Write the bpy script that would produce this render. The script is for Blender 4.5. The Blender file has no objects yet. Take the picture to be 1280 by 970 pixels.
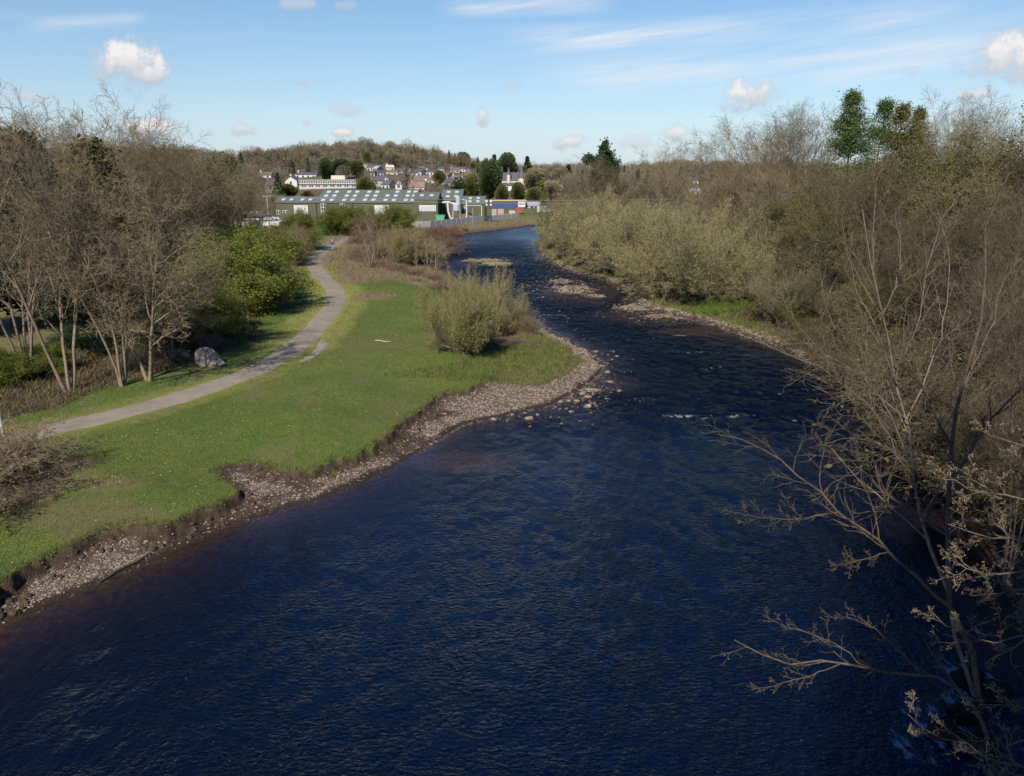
import bpy, math, random
import numpy as np
PI = math.pi
rad_ = math.radians
C = bpy.data.collections.new('scene'); bpy.context.scene.collection.children.link(C)
RNG = np.random.default_rng(7)

# ------------------------------------------------------------------ camera model
F = 960.0; CX, CY = 640.0, 485.0; CAMZ = 14.0
TH = math.atan((485 - 225) / F); cT, sT = math.cos(TH), math.sin(TH)

def G(px, py, z=0.0):
    """point where the view ray through (px, py) meets height z"""
    u = (px - CX) / F; v = (CY - py) / F
    t = (CAMZ - z) / (sT - v * cT)
    return np.array([u * t, t * (cT + v * sT), z])
def W(px, py, y):
    """point on the view ray at ground distance y"""
    u = (px - CX) / F; v = (CY - py) / F
    t = y / (cT + v * sT)
    return np.array([u * t, y, CAMZ - t * (sT - v * cT)])

# ------------------------------------------------------------------ noise
def _h(ix, iy, s):
    n = (ix.astype(np.int64) * 374761393 + iy.astype(np.int64) * 668265263 + s * 1274126177) & 0xffffffff
    n = ((n ^ (n >> 13)) * 1274126177) & 0xffffffff
    n = n ^ (n >> 16)
    return (n & 0xffff) / 65535.0
def vnoise(x, y, s=0):
    x = np.asarray(x, float); y = np.asarray(y, float)
    ix = np.floor(x); iy = np.floor(y); fx = x - ix; fy = y - iy
    fx = fx * fx * (3 - 2 * fx); fy = fy * fy * (3 - 2 * fy)
    a = _h(ix, iy, s); b = _h(ix + 1, iy, s); c = _h(ix, iy + 1, s); d = _h(ix + 1, iy + 1, s)
    return (a + (b - a) * fx) * (1 - fy) + (c + (d - c) * fx) * fy * 1.0
def fbm(x, y, o=3, s=0):
    r = 0; a = .5
    for k in range(o):
        r = r + a * (vnoise(x * 2 ** k + 17.3 * k, y * 2 ** k - 9.1 * k, s + k) - .5); a *= .5
    return r
def sst(a, b, x):
    t = np.clip((x - a) / (b - a), 0, 1); return t * t * (3 - 2 * t)

# ------------------------------------------------------------------ polygons
def chaikin(P, n=2, closed=True):
    P = np.array(P, float)
    for _ in range(n):
        Q = np.roll(P, -1, 0) if closed else P[1:]
        A = P if closed else P[:-1]
        R = np.empty((len(A) * 2, P.shape[1])); R[0::2] = A * .75 + Q * .25; R[1::2] = A * .25 + Q * .75
        if not closed: R = np.vstack([P[:1], R, P[-1:]])
        P = R
    return P
def sdf(X, Y, P):
    """signed distance, positive inside the closed polygon"""
    X = np.asarray(X, float); Y = np.asarray(Y, float)
    d = np.full(X.shape, 1e18); ins = np.zeros(X.shape, bool)
    n = len(P)
    for i in range(n):
        ax, ay = P[i]; bx, by = P[(i + 1) % n]
        ex, ey = bx - ax, by - ay; L = ex * ex + ey * ey + 1e-12
        wx, wy = X - ax, Y - ay
        t = np.clip((wx * ex + wy * ey) / L, 0, 1)
        d = np.minimum(d, (wx - ex * t) ** 2 + (wy - ey * t) ** 2)
        c = ((ay > Y) != (by > Y))
        if ey != 0: ins ^= c & (X < ex * (Y - ay) / ey + ax)
    d = np.sqrt(d)
    return np.where(ins, d, -d)
def pdist(X, Y, P):
    d = np.full(np.shape(X), 1e18)
    for i in range(len(P) - 1):
        ax, ay = P[i]; bx, by = P[i + 1]; ex, ey = bx - ax, by - ay; L = ex * ex + ey * ey + 1e-12
        t = np.clip(((X - ax) * ex + (Y - ay) * ey) / L, 0, 1)
        d = np.minimum(d, (X - ax - ex * t) ** 2 + (Y - ay - ey * t) ** 2)
    return np.sqrt(d)

LBANK = [(30,765),(100,740),(190,705),(222,684),(300,655),(345,640),(400,627),(452,602),(500,580),(545,552),(575,532),(620,521),
         (680,510),(705,498),(745,474),(755,455),(744,442),(705,424),(668,402),(646,384),(612,364),(578,352),(560,335),(552,318),(548,302),(560,296),(590,291),(640,286),(672,280)]
RBANK = [(1252,700),(1215,600),(1160,530),(1080,480),(1000,447),(940,423),(880,404),(830,392),(795,382),(770,353),(720,342),(682,326),(668,308),(670,300),(690,290)]
riv = [(-22,-25),(-20,10)] + [tuple(G(*p)[:2]) for p in LBANK] + [(40,274),(90,285),(200,300),(200,262),(90,248),(50,240),(26,232)] + \
      [tuple(G(*p)[:2]) for p in RBANK[::-1]] + [(15.5,19),(15.5,8),(16,-25)]
RIV = chaikin(riv, 2)
TURFpx = [(-60,770),(0,742),(28,708),(82,688),(132,662),(160,652),(203,659),(255,636),(296,617),(310,606),(283,588),(278,578),(318,575),(352,585),(392,586),(412,572),(450,566),(492,543),(512,522),(542,505),(548,490)]
turf = [tuple(G(x, y, .95)[:2]) for x, y in TURFpx]
turf += [tuple(G(600,485,1.0)[:2]), (1.5,60), (0,80), (-60,90), (-90,20), (-40,8)]
TURF = chaikin(turf, 1)
PATHpx = [(-60,560),(20,547),(60,535),(130,519),(200,501),(270,480),(330,456),(372,434),(396,408),(416,386),(423,370),(412,356),(398,344),(392,332),(397,322),(410,313),(428,304),(450,297),(470,290)]
PATH = chaikin([tuple(G(x, y, 1.55)[:2]) for x, y in PATHpx], 2, closed=False)
POOL = G(627, 421, .1)[:2]

SKY_PX = np.array([-2500,-600,100,200,300,380,460,520,560,600,640,700,760,860,1000,1280,3500], float)
SKY_PY = np.array([217,206,203,203,205,200,191,198,207,212,217,221,220,215,221,222,226], float)

def land(X, Y):
    """height plus the masks the ground material uses"""
    X = np.asarray(X, float); Y = np.asarray(Y, float)
    near = Y < 330
    dr = np.full(X.shape, 60.0); dt = np.full(X.shape, 10.0); dp = np.full(X.shape, 60.0)
    m = near & (Y > -30) & (np.abs(X) < 230)
    if m.any():
        dr[m] = -sdf(X[m], Y[m], RIV)
        dp[m] = pdist(X[m], Y[m], PATH)
        dt[m] = sdf(X[m], Y[m], TURF)
    dr = dr + np.where(m, fbm(X * .8, Y * .8, 3, 3) * np.clip(Y / 60, .5, 1.6) * .8, 0)
    # left or right of the river: a rough centre line
    cx = np.interp(Y, [-30,10,20,30,40,50,60,80,100,130,190,230,250,300], [0,0,0,3,5,9,12,10,6,2,-2,0,60,300])
    left = X < cx
    far = sst(48, 55, Y)
    dtn = dt - .22 + fbm(X * 1.3, Y * 1.3, 3, 11) * .5 + fbm(X * 2.8, Y * 2.8, 3, 14) * .42
    zt = .82 + .68 * (sst(0, 7, dt) * (1 - far) + sst(3, 12, dr) * far) + fbm(X * .12, Y * .12, 3, 5) * .4 + fbm(X * .9, Y * .9, 2, 8) * .07
    zt = zt + sst(60, 150, Y) * .6
    zb = np.where(dr > 0, .30 * (1 - np.exp(-np.maximum(dr, 0) * .55)) + .06 * np.maximum(dr, 0), np.maximum(dr * .16, -1.2)) + fbm(X * 2.5, Y * 2.5, 3, 21) * .09
    zb = np.minimum(zb + .12 * sst(-1.2, -.1, dtn) * (dr > 0), .8)
    cl_near = sst(-.12, .12, dtn)
    cl_far = sst(1.2, 4.5, dr + fbm(X * .35, Y * .35, 2, 31) * 2.0)
    cl = cl_near * (1 - far) + cl_far * far
    # upper (north) bank beyond the bend is a steep rough bank
    zL = zb * (1 - cl) + zt * cl
    # right bank
    zr = np.where(dr > 0, .25 * sst(0, .6, dr) + .05 * np.minimum(dr, 3) + sst(1.5, 11, dr) * 2.6 + .02 * np.clip(dr - 10, 0, 60), np.maximum(dr * .16, -1.2))
    zr = zr + fbm(X * 1.1, Y * 1.1, 3, 41) * .25 * sst(-.5, 1, dr)
    z = np.where(left, zL, zr)
    # the pool in the point
    q = np.hypot((X - POOL[0]) / 1.1, (Y - POOL[1]) / 3.0)
    pool = 1 - sst(1.0, 1.8, q)
    z = np.where(left, z * (1 - pool) - .15 * pool, z)
    # the islet in the far river
    I = G(605, 327, 0); I2 = G(620, 331, 0)
    isl = np.maximum(1 - np.hypot((X - I[0]) / 3.6, (Y - I[1]) / 3.0), 1 - np.hypot((X - I2[0]) / 2.6, (Y - I2[1]) / 2.5))
    isl = isl + fbm(X * .9, Y * .9, 2, 61) * .8
    z = np.where(isl > 0, np.maximum(z, np.minimum(isl * 1.2, .28)), z)
    # gravel bar in the shallows
    for (bx, by, sx, sy) in ((716,362,3.2,5), (700,352,2,3), (742,370,1.6,2), (795,385,2.6,2.6), (842,396,3.4,1.6), (735,489,.9,.9)):
        B = G(bx, by, 0); q2 = 1 - np.hypot((X - B[0]) / sx, (Y - B[1]) / sy) + fbm(X * 1.2, Y * 1.2, 2, 66) * .9
        z = np.where(q2 > 0, np.maximum(z, -.06 + np.minimum(q2 * .35, .12)), z)
    # towards the town and the hill
    up = sst(285, 330, Y) * (dr > 0) if False else sst(275, 310, Y)
    z = z + up * 1.5 * (z > 0)
    ang = np.arctan2(X, np.maximum(Y, 1)); px = CX + np.tan(np.clip(ang, -1.3, 1.3)) * F * 1.02
    py = np.interp(px, SKY_PX, SKY_PY)
    zr_ = 14 + (225 - py) / F * 880
    R = np.hypot(X, Y)
    f = np.interp(R, [290,400,500,600,700,860,1000,1400,2000,4000], [0,.10,.29,.52,.75,1.0,1.02,1.15,1.2,1.2])
    z = z + f * (zr_ - 4) + sst(400, 700, R) * fbm(X * .012, Y * .012, 3, 51) * 10
    return z, dict(dr=dr, dt=dtn, dp=dp, cl=cl, left=left, far=far, isl=isl)
def H(x, y): return float(land(np.array([x]), np.array([y]))[0][0])

def at(px, py):
    """ground point seen at a pixel (marches the view ray over the terrain)"""
    t = np.exp(np.linspace(math.log(14), math.log(2500), 900))
    u = (px - CX) / F; v = (CY - py) / F
    X = u * t; Y = t * (cT + v * sT); Z = CAMZ - t * (sT - v * cT)
    z, _ = land(X, Y); k = np.argmax(Z < z)
    if Z[k] >= z[k]: k = len(t) - 1
    return np.array([X[k], Y[k], z[k]])

# ------------------------------------------------------------------ mesh helpers
class Geo:
    def __init__(s): s.V = []; s.F = []; s.M = []; s.n = 0
    def add(s, V, Fc, m=0):
        V = np.asarray(V, np.float32).reshape(-1, 3); Fc = np.asarray(Fc, np.int32)
        s.V.append(V); s.F.append(Fc + s.n); s.M.append(np.full(len(Fc), m, np.int32)); s.n += len(V); return s
    def box(s, c, d, m=0, rz=0.0, base=True):
        x, y, z = d[0] / 2, d[1] / 2, d[2] / 2
        V = np.array([[a * x, b * y, k * z] for k in (-1, 1) for a, b in ((-1,-1),(1,-1),(1,1),(-1,1))], float)
        if rz: cr, sr = math.cos(rz), math.sin(rz); V = V @ np.array([[cr, sr, 0], [-sr, cr, 0], [0, 0, 1]])
        return s.add(V + np.array(c), [(3,2,1,0),(4,5,6,7),(0,1,5,4),(1,2,6,5),(2,3,7,6),(3,0,4,7)], m)
    def tube(s, P, R, k=8, m=0, cap=True):
        P = np.asarray(P, float)[None]; R = np.broadcast_to(np.asarray(R, float), (P.shape[1],))[None]
        V, Fc = tubes(P, R, k); s.add(V, Fc, m)
        if cap:
            n = P.shape[1]
            for ring in (0, n - 1):
                c = s.n; s.add(np.vstack([V[ring * k:(ring + 1) * k], P[0, ring][None]]), [(i, (i + 1) % k, k) for i in range(k)], m)
        return s
    def build(s, name, mats, parent=None, smooth=False, loc=None):
        me = bpy.data.meshes.new(name)
        V = np.vstack(s.V) if s.V else np.zeros((0, 3), np.float32)
        me.vertices.add(len(V)); me.vertices.foreach_set('co', V.ravel())
        tot = np.concatenate([np.full(len(f), f.shape[1], np.int32) for f in s.F]); idx = np.concatenate([f.ravel() for f in s.F])
        me.loops.add(len(idx)); me.loops.foreach_set('vertex_index', idx)
        me.polygons.add(len(tot)); st = np.zeros(len(tot), np.int32); st[1:] = np.cumsum(tot)[:-1]
        me.polygons.foreach_set('loop_start', st); me.polygons.foreach_set('loop_total', tot)
        me.polygons.foreach_set('material_index', np.concatenate(s.M))
        me.polygons.foreach_set('use_smooth', np.full(len(tot), smooth, bool))
        me.update(calc_edges=True)
        for m in (mats if isinstance(mats, (list, tuple)) else [mats]): me.materials.append(m)
        o = bpy.data.objects.new(name, me); C.objects.link(o)
        if parent is not None: o.parent = parent
        if loc is not None: o.location = loc
        return o

def nrm(v): return v / np.maximum(np.linalg.norm(v, axis=-1, keepdims=True), 1e-9)
def tubes(P, R, k):
    N, S, _ = P.shape
    D = np.empty_like(P); D[:, :-1] = P[:, 1:] - P[:, :-1]; D[:, -1] = D[:, -2]; D[:, 1:-1] = D[:, 1:-1] + D[:, :-2]; D = nrm(D)
    ref = np.where(np.abs(D[:, :1, 2:]) > .8, np.array([[[1., .2, 0]]]), np.array([[[0.1, .1, 1.]]])); ref = np.broadcast_to(ref, D.shape)
    A = nrm(np.cross(D, ref)); B = np.cross(D, A)
    th = np.arange(k) * 2 * PI / k
    V = P[:, :, None] + R[:, :, None, None] * (A[:, :, None] * np.cos(th)[:, None] + B[:, :, None] * np.sin(th)[:, None])
    b = (np.arange(N)[:, None, None] * S + np.arange(S - 1)[None, :, None]) * k
    i = np.arange(k); j = (i + 1) % k
    Fc = np.stack([b + i, b + j, b + k + j, b + k + i], -1).reshape(-1, 4)
    return V.reshape(-1, 3), Fc

# ------------------------------------------------------------------ growth of trees
def grow(P0, D0, L, R0, S, wig, up, rng, taper=.25, droop=0.0):
    N = len(P0); P = np.empty((N, S + 1, 3)); Dd = np.empty_like(P); P[:, 0] = P0; d = nrm(D0); Dd[:, 0] = d
    for s in range(S):
        d = nrm(d + rng.normal(0, wig, (N, 3)) + np.array([0, 0, up - droop * (s / S)]))
        P[:, s + 1] = P[:, s] + d * (L / S)[:, None]; Dd[:, s + 1] = d
    R = R0[:, None] * np.linspace(1, taper, S + 1)[None]
    return P, R, Dd
def spawn(P, R, Dd, L, n, t0, t1, a0, a1, lr, rr, rng, tipshape=.5, lmin=0):
    N, S1, _ = P.shape
    t = t0 + (t1 - t0) * (np.arange(n)[None] + rng.random((N, n))) / n
    f = t * (S1 - 1); i = np.minimum(f.astype(int), S1 - 2); g = (f - i)[..., None]; r = np.arange(N)[:, None]
    p = P[r, i] * (1 - g) + P[r, i + 1] * g; d = Dd[r, i + 1]; rd = R[r, i] * (1 - g[..., 0]) + R[r, i + 1] * g[..., 0]
    az = (np.arange(n)[None] * 2.4 + rng.random((N, 1)) * 6.28 + rng.random((N, n)) * .9)
    ang = a0 + (a1 - a0) * rng.random((N, n))
    ref = np.where(np.abs(d[..., 2:]) > .85, np.array([1., .3, 0]), np.array([0, 0, 1.]))
    A = nrm(np.cross(d, ref)); B = np.cross(d, A)
    nd = d * np.cos(ang)[..., None] + (A * np.cos(az)[..., None] + B * np.sin(az)[..., None]) * np.sin(ang)[..., None]
    l = L[:, None] * lr * (1 - tipshape * t) * (.7 + .6 * rng.random((N, n)))
    return p.reshape(-1, 3), nd.reshape(-1, 3), l.reshape(-1), (np.minimum(rd * rr, rd)).reshape(-1)
def leafcards(P, n, size, rng, jit=.1, elong=1.6):
    """n small leaf faces round the ends of the given twigs (P: N,S,3)"""
    N = len(P); r = rng.integers(0, N, n); s = rng.random(n) ** .6 * (P.shape[1] - 1); i = np.minimum(s.astype(int), P.shape[1] - 2); g = (s - i)[:, None]
    c = P[r, i] * (1 - g) + P[r, i + 1] * g + rng.normal(0, jit, (n, 3))
    a = nrm(rng.normal(0, 1, (n, 3))); b = nrm(np.cross(a, rng.normal(0, 1, (n, 3))))
    sz = size * (.6 + .8 * rng.random((n, 1)))
    a = a * sz * elong * .5; b = b * sz * .5
    V = np.stack([c - a, c + b, c + a, c - b], 1).reshape(-1, 3)
    return V, np.arange(4 * n).reshape(-1, 4)

class Tree:
    """raw geometry of a tree: 'trunk' chunks and 'crown' chunks (0 = bark, 1 = leaves)"""
    def __init__(s): s.trunk = Geo(); s.crown = Geo()
def make_tree(seed, h=14., spread=.5, tr=.22, stems=1, lean=.1, first=.25, n=(9, 8, 8, 6), lr=(.55, .45, .45, .5), ang=(.5, 1.0),
              up=.06, wig=.13, leaves=0, leaf=.08, twig=.012, fine=3, tip=.5, droop=0., jit=.12, elong=1.6, stemang=.3, pts=None, prad=None, skip0=False):
    rng = np.random.default_rng(seed); T = Tree()
    if pts is not None:                                   # limbs laid out by hand
        L = []; allv = []
        for q, r0 in zip(pts, prad):
            q = chaikin(q, 2, closed=False); S = 12
            cum = np.concatenate([[0], np.cumsum(np.linalg.norm(np.diff(q, axis=0), axis=1))])
            tt = np.linspace(0, cum[-1], S + 1); q = np.stack([np.interp(tt, cum, q[:, c]) for c in range(3)], 1)
            q[1:-1] += rng.normal(0, cum[-1] * .006, (S - 1, 3))
            allv.append(q); L.append(cum[-1])
        P = np.array(allv); L = np.array(L); R = np.array(prad)[:, None] * np.linspace(1, .22, 13)[None]
        Dd = np.empty_like(P); Dd[:, 1:] = nrm(P[:, 1:] - P[:, :-1]); Dd[:, 0] = Dd[:, 1]
        V, Fc = tubes(P, R, 7); T.trunk.add(V, Fc)
        if skip0: P, R, Dd, L = P[1:], R[1:], Dd[1:], L[1:]
    else:
        a = rng.random(stems) * 6.28 + np.arange(stems) * 2.4
        k = np.sqrt(np.linspace(.15, 1, stems)) if stems > 1 else np.array([lean])
        D0 = np.stack([np.cos(a) * np.sin(stemang * k), np.sin(a) * np.sin(stemang * k), np.cos(stemang * k)], 1)
        if stems == 1: D0 = np.array([[lean * math.cos(a[0]), lean * math.sin(a[0]), 1.]])
        P0 = np.stack([np.cos(a), np.sin(a), np.zeros(stems)], 1) * (tr * (1.2 if stems > 1 else 0) * np.sqrt(np.arange(stems)))[:, None] * .8; P0[:, 2] = -.25
        L = h * .92 * (np.ones(stems) if stems == 1 else (.65 + .35 * rng.random(stems)))
        P, R, Dd = grow(P0, D0, L, np.full(stems, tr), 10, wig * .45, up * .5, rng, .15)
        R[:, 0] *= 1.35
        V, Fc = tubes(P, R, 9 if tr > .1 else 5); T.trunk.add(V, Fc)
    lv = len(n); t0 = first
    for q in range(lv):
        P, Dn, L, R0 = spawn(P, R, Dd, L, n[q], t0, 1.0 if q else .97, ang[0], ang[1], lr[q] * (spread / .5 if q == 0 else 1), .62, rng, tip if q == 0 else .45)
        t0 = .2; S = max(2, 6 - q)
        last = q == lv - 1
        R0 = np.maximum(R0, twig)
        P, R, Dd = grow(P, Dn, L, R0, S if not last else fine, wig * (1 + .25 * q), up * (1 - .3 * q), rng, .35 if not last else .25, droop)
        V, Fc = tubes(P, R, max(3, 6 - q)); (T.trunk if q == 0 and tr > .08 else T.crown).add(V, Fc)
    if leaves:
        V, Fc = leafcards(P, leaves, leaf, rng, jit, elong); T.crown.add(V, Fc, 1)
    allV = np.vstack(T.trunk.V + T.crown.V); T.h = float(np.percentile(allV[:, 2], 97)); T.r = float(np.percentile(np.hypot(allV[:, 0], allV[:, 1]), 97))
    return T
def make_conifer(seed, h=14., r=3., n=46, leaf=.22, leaves=14000, droop=.25, bare=.15, tr=.18, gap=0.):
    rng = np.random.default_rng(seed); T = Tree()
    P, R, Dd = grow(np.array([[0, 0, -.2]]), np.array([[0., 0, 1]]), np.array([h]), np.array([tr]), 10, .02, .1, rng, .12)
    V, Fc = tubes(P, R, 8); T.trunk.add(V, Fc)
    t = bare + (1 - bare) * np.sort(rng.random(n) ** .8); t = t[rng.random(n) > gap]; n = len(t)
    f = t * 10; i = np.minimum(f.astype(int), 9); g = (f - i)[:, None]; p = P[0, i] * (1 - g) + P[0, i + 1] * g
    a = np.arange(n) * 2.4 + rng.random(n); L = r * (1.03 - t) ** .75 * (.65 + .55 * rng.random(n)); el = .15 + .35 * t
    D0 = np.stack([np.cos(a) * np.cos(el), np.sin(a) * np.cos(el), np.sin(el)], 1)
    P, R, Dd = grow(p, D0, L, np.full(n, tr * .22), 6, .06, 0, rng, .2, droop * .35)
    V, Fc = tubes(P, R, 4); T.crown.add(V, Fc)
    P, Dn, L2, R0 = spawn(P, R, Dd, L, 26, .08, 1, .6, 1.3, .30, .5, rng, .3)
    P, R, Dd = grow(P, Dn, L2, R0 * .8, 3, .08, 0, rng, .3, droop * .6)
    V, Fc = tubes(P, R, 3); T.crown.add(V, Fc)
    V, Fc = leafcards(P, leaves, leaf, rng, leaf * 1.3 + .16, 2.2); T.crown.add(V, Fc, 1)
    allV = np.vstack(T.trunk.V + T.crown.V); T.h = float(allV[:, 2].max()); T.r = r
    return T
def make_blob(seed, h=4., rx=2., leaves=9000, leaf=.12, nl=9, stem=.05, low=.0, twigs=1200):
    """leafy shrub: many short stems with leaf clumps in an uneven dome"""
    rng = np.random.default_rng(seed); T = Tree()
    st = 14; a = rng.random(st) * 6.28; k = rng.random(st) * .9
    D0 = np.stack([np.cos(a) * k, np.sin(a) * k, np.ones(st)], 1)
    P0 = np.stack([np.cos(a) * rng.random(st) * rx * .4, np.sin(a) * rng.random(st) * rx * .4, np.full(st, -.1)], 1)
    L = h * .75 * (.6 + .5 * rng.random(st))
    P, R, Dd = grow(P0, D0, L, np.full(st, stem), 6, .15, .05, rng)
    V, Fc = tubes(P, R, 5); T.trunk.add(V, Fc)
    P, Dn, L, R0 = spawn(P, R, Dd, L, nl, .15, 1, .5, 1.3, .6 * rx / h * 1.6, .6, rng, .3)
    P, R, Dd = grow(P, Dn, L, R0, 4, .15, .02, rng); V, Fc = tubes(P, R, 3); T.crown.add(V, Fc)
    P, Dn, L, R0 = spawn(P, R, Dd, L, 7, .2, 1, .4, 1.2, .55, .6, rng, .3)
    P, R, Dd = grow(P, Dn, L, np.maximum(R0, .008), 3, .2, .02, rng); V, Fc = tubes(P, R, 3); T.crown.add(V, Fc)
    V, Fc = leafcards(P, leaves, leaf, rng, .16, 1.3); T.crown.add(V, Fc, 1)
    allV = np.vstack(T.trunk.V + T.crown.V); T.h = float(np.percentile(allV[:, 2], 99.5)); T.r = float(np.percentile(np.hypot(allV[:, 0], allV[:, 1]), 95))
    return T

# ------------------------------------------------------------------ tags
def tag(o, label=None, cat=None, group=None, kind=None):
    if label: o['label'] = label
    if cat: o['category'] = cat
    if group: o['group'] = group
    if kind: o['kind'] = kind
    return o
def empty(name, loc, rz=0, label=None, cat=None, group=None):
    o = bpy.data.objects.new(name, None); C.objects.link(o); o.location = loc; o.rotation_euler = (0, 0, rz); o.empty_display_size = .3
    return tag(o, label, cat, group)

# ------------------------------------------------------------------ materials
def mat(name, rough=.9):
    m = bpy.data.materials.new(name); m.use_nodes = True; nt = m.node_tree; b = nt.nodes['Principled BSDF']
    b.inputs['Roughness'].default_value = rough; b.inputs['Specular IOR Level'].default_value = .25
    return m, nt, b
def nd(nt, t, **kw):
    n = nt.nodes.new(t)
    for k, v in kw.items():
        if k in n.inputs: n.inputs[k].default_value = v
        else: setattr(n, k, v)
    return n
def c4(c): return (c[0], c[1], c[2], 1)
def mixc(nt, fac, a, b, mode='MIX'):
    n = nt.nodes.new('ShaderNodeMix'); n.data_type = 'RGBA'; n.blend_type = mode
    for s, v in ((0, fac), (6, a), (7, b)):
        if isinstance(v, (int, float)): n.inputs[s].default_value = v
        elif isinstance(v, tuple): n.inputs[s].default_value = c4(v)
        else: nt.links.new(v, n.inputs[s])
    return n.outputs[2]
def mth(nt, op, a, b=None, c=None, clamp=False):
    n = nt.nodes.new('ShaderNodeMath'); n.operation = op; n.use_clamp = clamp
    for s, v in enumerate((a, b, c)):
        if v is None: continue
        if isinstance(v, (int, float)): n.inputs[s].default_value = v
        else: nt.links.new(v, n.inputs[s])
    return n.outputs[0]
def noise(nt, vec, scale, detail=3, rough=.55, out='Fac'):
    n = nt.nodes.new('ShaderNodeTexNoise'); n.inputs['Scale'].default_value = scale; n.inputs['Detail'].default_value = detail; n.inputs['Roughness'].default_value = rough
    if vec is not None: nt.links.new(vec, n.inputs['Vector'])
    return n.outputs[out]
def ramp(nt, fac, stops):
    n = nt.nodes.new('ShaderNodeValToRGB'); e = n.color_ramp.elements
    while len(e) < len(stops): e.new(.5)
    for k, (p, c) in enumerate(stops): e[k].position = p; e[k].color = c4(c)
    nt.links.new(fac, n.inputs[0]); return n.outputs[0]
def pos(nt): return nt.nodes.new('ShaderNodeNewGeometry').outputs['Position']
def objco(nt): return nt.nodes.new('ShaderNodeTexCoord').outputs['Object']
def smap(nt, v, a, b):
    n = nt.nodes.new('ShaderNodeMapRange'); n.interpolation_type = 'SMOOTHSTEP'; n.inputs[1].default_value = a; n.inputs[2].default_value = b
    nt.links.new(v, n.inputs[0]); return n.outputs[0]

def plain(name, col, rough=.8, var=.25, scale=3., bump=0, metallic=0):
    m, nt, b = mat(name, rough); b.inputs['Metallic'].default_value = metallic
    f = noise(nt, objco(nt), scale, 4, .6)
    c = mixc(nt, f, tuple(x * (1 - var) for x in col), tuple(min(1, x * (1 + var)) for x in col))
    nt.links.new(c, b.inputs['Base Color'])
    if bump:
        bn = nd(nt, 'ShaderNodeBump', Strength=.6, Distance=bump); nt.links.new(noise(nt, objco(nt), scale * 8, 4), bn.inputs['Height']); nt.links.new(bn.outputs[0], b.inputs['Normal'])
    return m
def bark(name, c0, c1, scale=4.):
    m, nt, b = mat(name, .95); oi = nt.nodes.new('ShaderNodeObjectInfo')
    p = pos(nt); f = noise(nt, p, scale, 4, .65); f2 = noise(nt, p, .35, 2)
    c = mixc(nt, smap(nt, f, .3, .7), c0, c1); c = mixc(nt, mth(nt, 'MULTIPLY', f2, .5), c, tuple(x * .55 for x in c0))
    h = nt.nodes.new('ShaderNodeHueSaturation'); nt.links.new(c, h.inputs['Color'])
    nt.links.new(mth(nt, 'MULTIPLY_ADD', oi.outputs['Random'], .4, .8), h.inputs['Value']); nt.links.new(h.outputs[0], b.inputs['Base Color'])
    return m
def leafm(name, c0, c1, trans=.25, scale=1.2):
    m, nt, b = mat(name, .6); p = pos(nt); oi = nt.nodes.new('ShaderNodeObjectInfo')
    f = noise(nt, p, scale, 3, .6); g = noise(nt, p, 14, 1)
    c = mixc(nt, smap(nt, f, .3, .7), c0, c1); c = mixc(nt, mth(nt, 'MULTIPLY', g, .6), c, tuple(x * .6 for x in c0))
    h = nt.nodes.new('ShaderNodeHueSaturation'); nt.links.new(c, h.inputs['Color'])
    nt.links.new(mth(nt, 'MULTIPLY_ADD', oi.outputs['Random'], .3, .85), h.inputs['Value'])
    nt.links.new(h.outputs[0], b.inputs['Base Color'])
    t = nt.nodes.new('ShaderNodeBsdfTranslucent'); nt.links.new(h.outputs[0], t.inputs[0])
    mx = nt.nodes.new('ShaderNodeMixShader'); mx.inputs[0].default_value = trans; nt.links.new(b.outputs[0], mx.inputs[1]); nt.links.new(t.outputs[0], mx.inputs[2])
    nt.links.new(mx.outputs[0], nt.nodes['Material Output'].inputs[0]); return m

M = {}
M['bark'] = bark('bark', (.13, .10, .07), (.24, .20, .145))
M['bark_pale'] = bark('bark_pale', (.19, .16, .115), (.34, .29, .215))
M['bark_dark'] = bark('bark_dark', (.07, .05, .035), (.14, .11, .075))
M['twig'] = bark('twig', (.14, .108, .060), (.245, .19, .108))
M['twig_grey'] = bark('twig_grey', (.155, .118, .066), (.27, .215, .125))
M['twig_mid'] = bark('twig_mid', (.095, .072, .040), (.185, .145, .085))
M['bark_tan'] = bark('bark_tan', (.17, .125, .075), (.30, .235, .15))
M['willow_green'] = leafm('willow_green_leaf', (.16, .175, .04), (.26, .255, .075), .35)
M['twig_dark'] = bark('twig_dark', (.062, .048, .027), (.135, .105, .06))
M['twig_red'] = bark('twig_red', (.13, .075, .05), (.22, .14, .09))
M['willow'] = leafm('willow_leaf', (.25, .22, .085), (.38, .33, .14), .3, .5)
M['willow_olive'] = leafm('willow_olive_leaf', (.14, .14, .055), (.25, .235, .10), .3, .5)
M['willow_twig'] = bark('willow_twig', (.20, .16, .09), (.33, .27, .155))
M['fresh'] = leafm('fresh_leaf', (.11, .135, .022), (.20, .215, .038), .3)
M['dark'] = leafm('dark_leaf', (.014, .03, .012), (.035, .06, .018), .1)
M['olive'] = leafm('olive_leaf', (.09, .088, .025), (.17, .15, .04), .25)
M['larch'] = leafm('larch_leaf', (.075, .12, .03), (.14, .19, .05), .3)
M['bright'] = leafm('bright_leaf', (.11, .17, .03), (.17, .22, .045), .3)
M['bud'] = leafm('bud', (.13, .10, .06), (.23, .18, .115), .2)
M['brown_leaf'] = leafm('brown_leaf', (.13, .085, .05), (.22, .15, .09), .15)
M['grass_blade'] = leafm('grass_blade', (.072, .115, .016), (.205, .24, .05), .3, 2.5)
M['dry_blade'] = leafm('dry_blade', (.20, .155, .085), (.32, .25, .14), .2, 1.5)
M['rough_blade'] = leafm('rough_blade', (.11, .13, .03), (.19, .185, .06), .25, 1.2)

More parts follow.
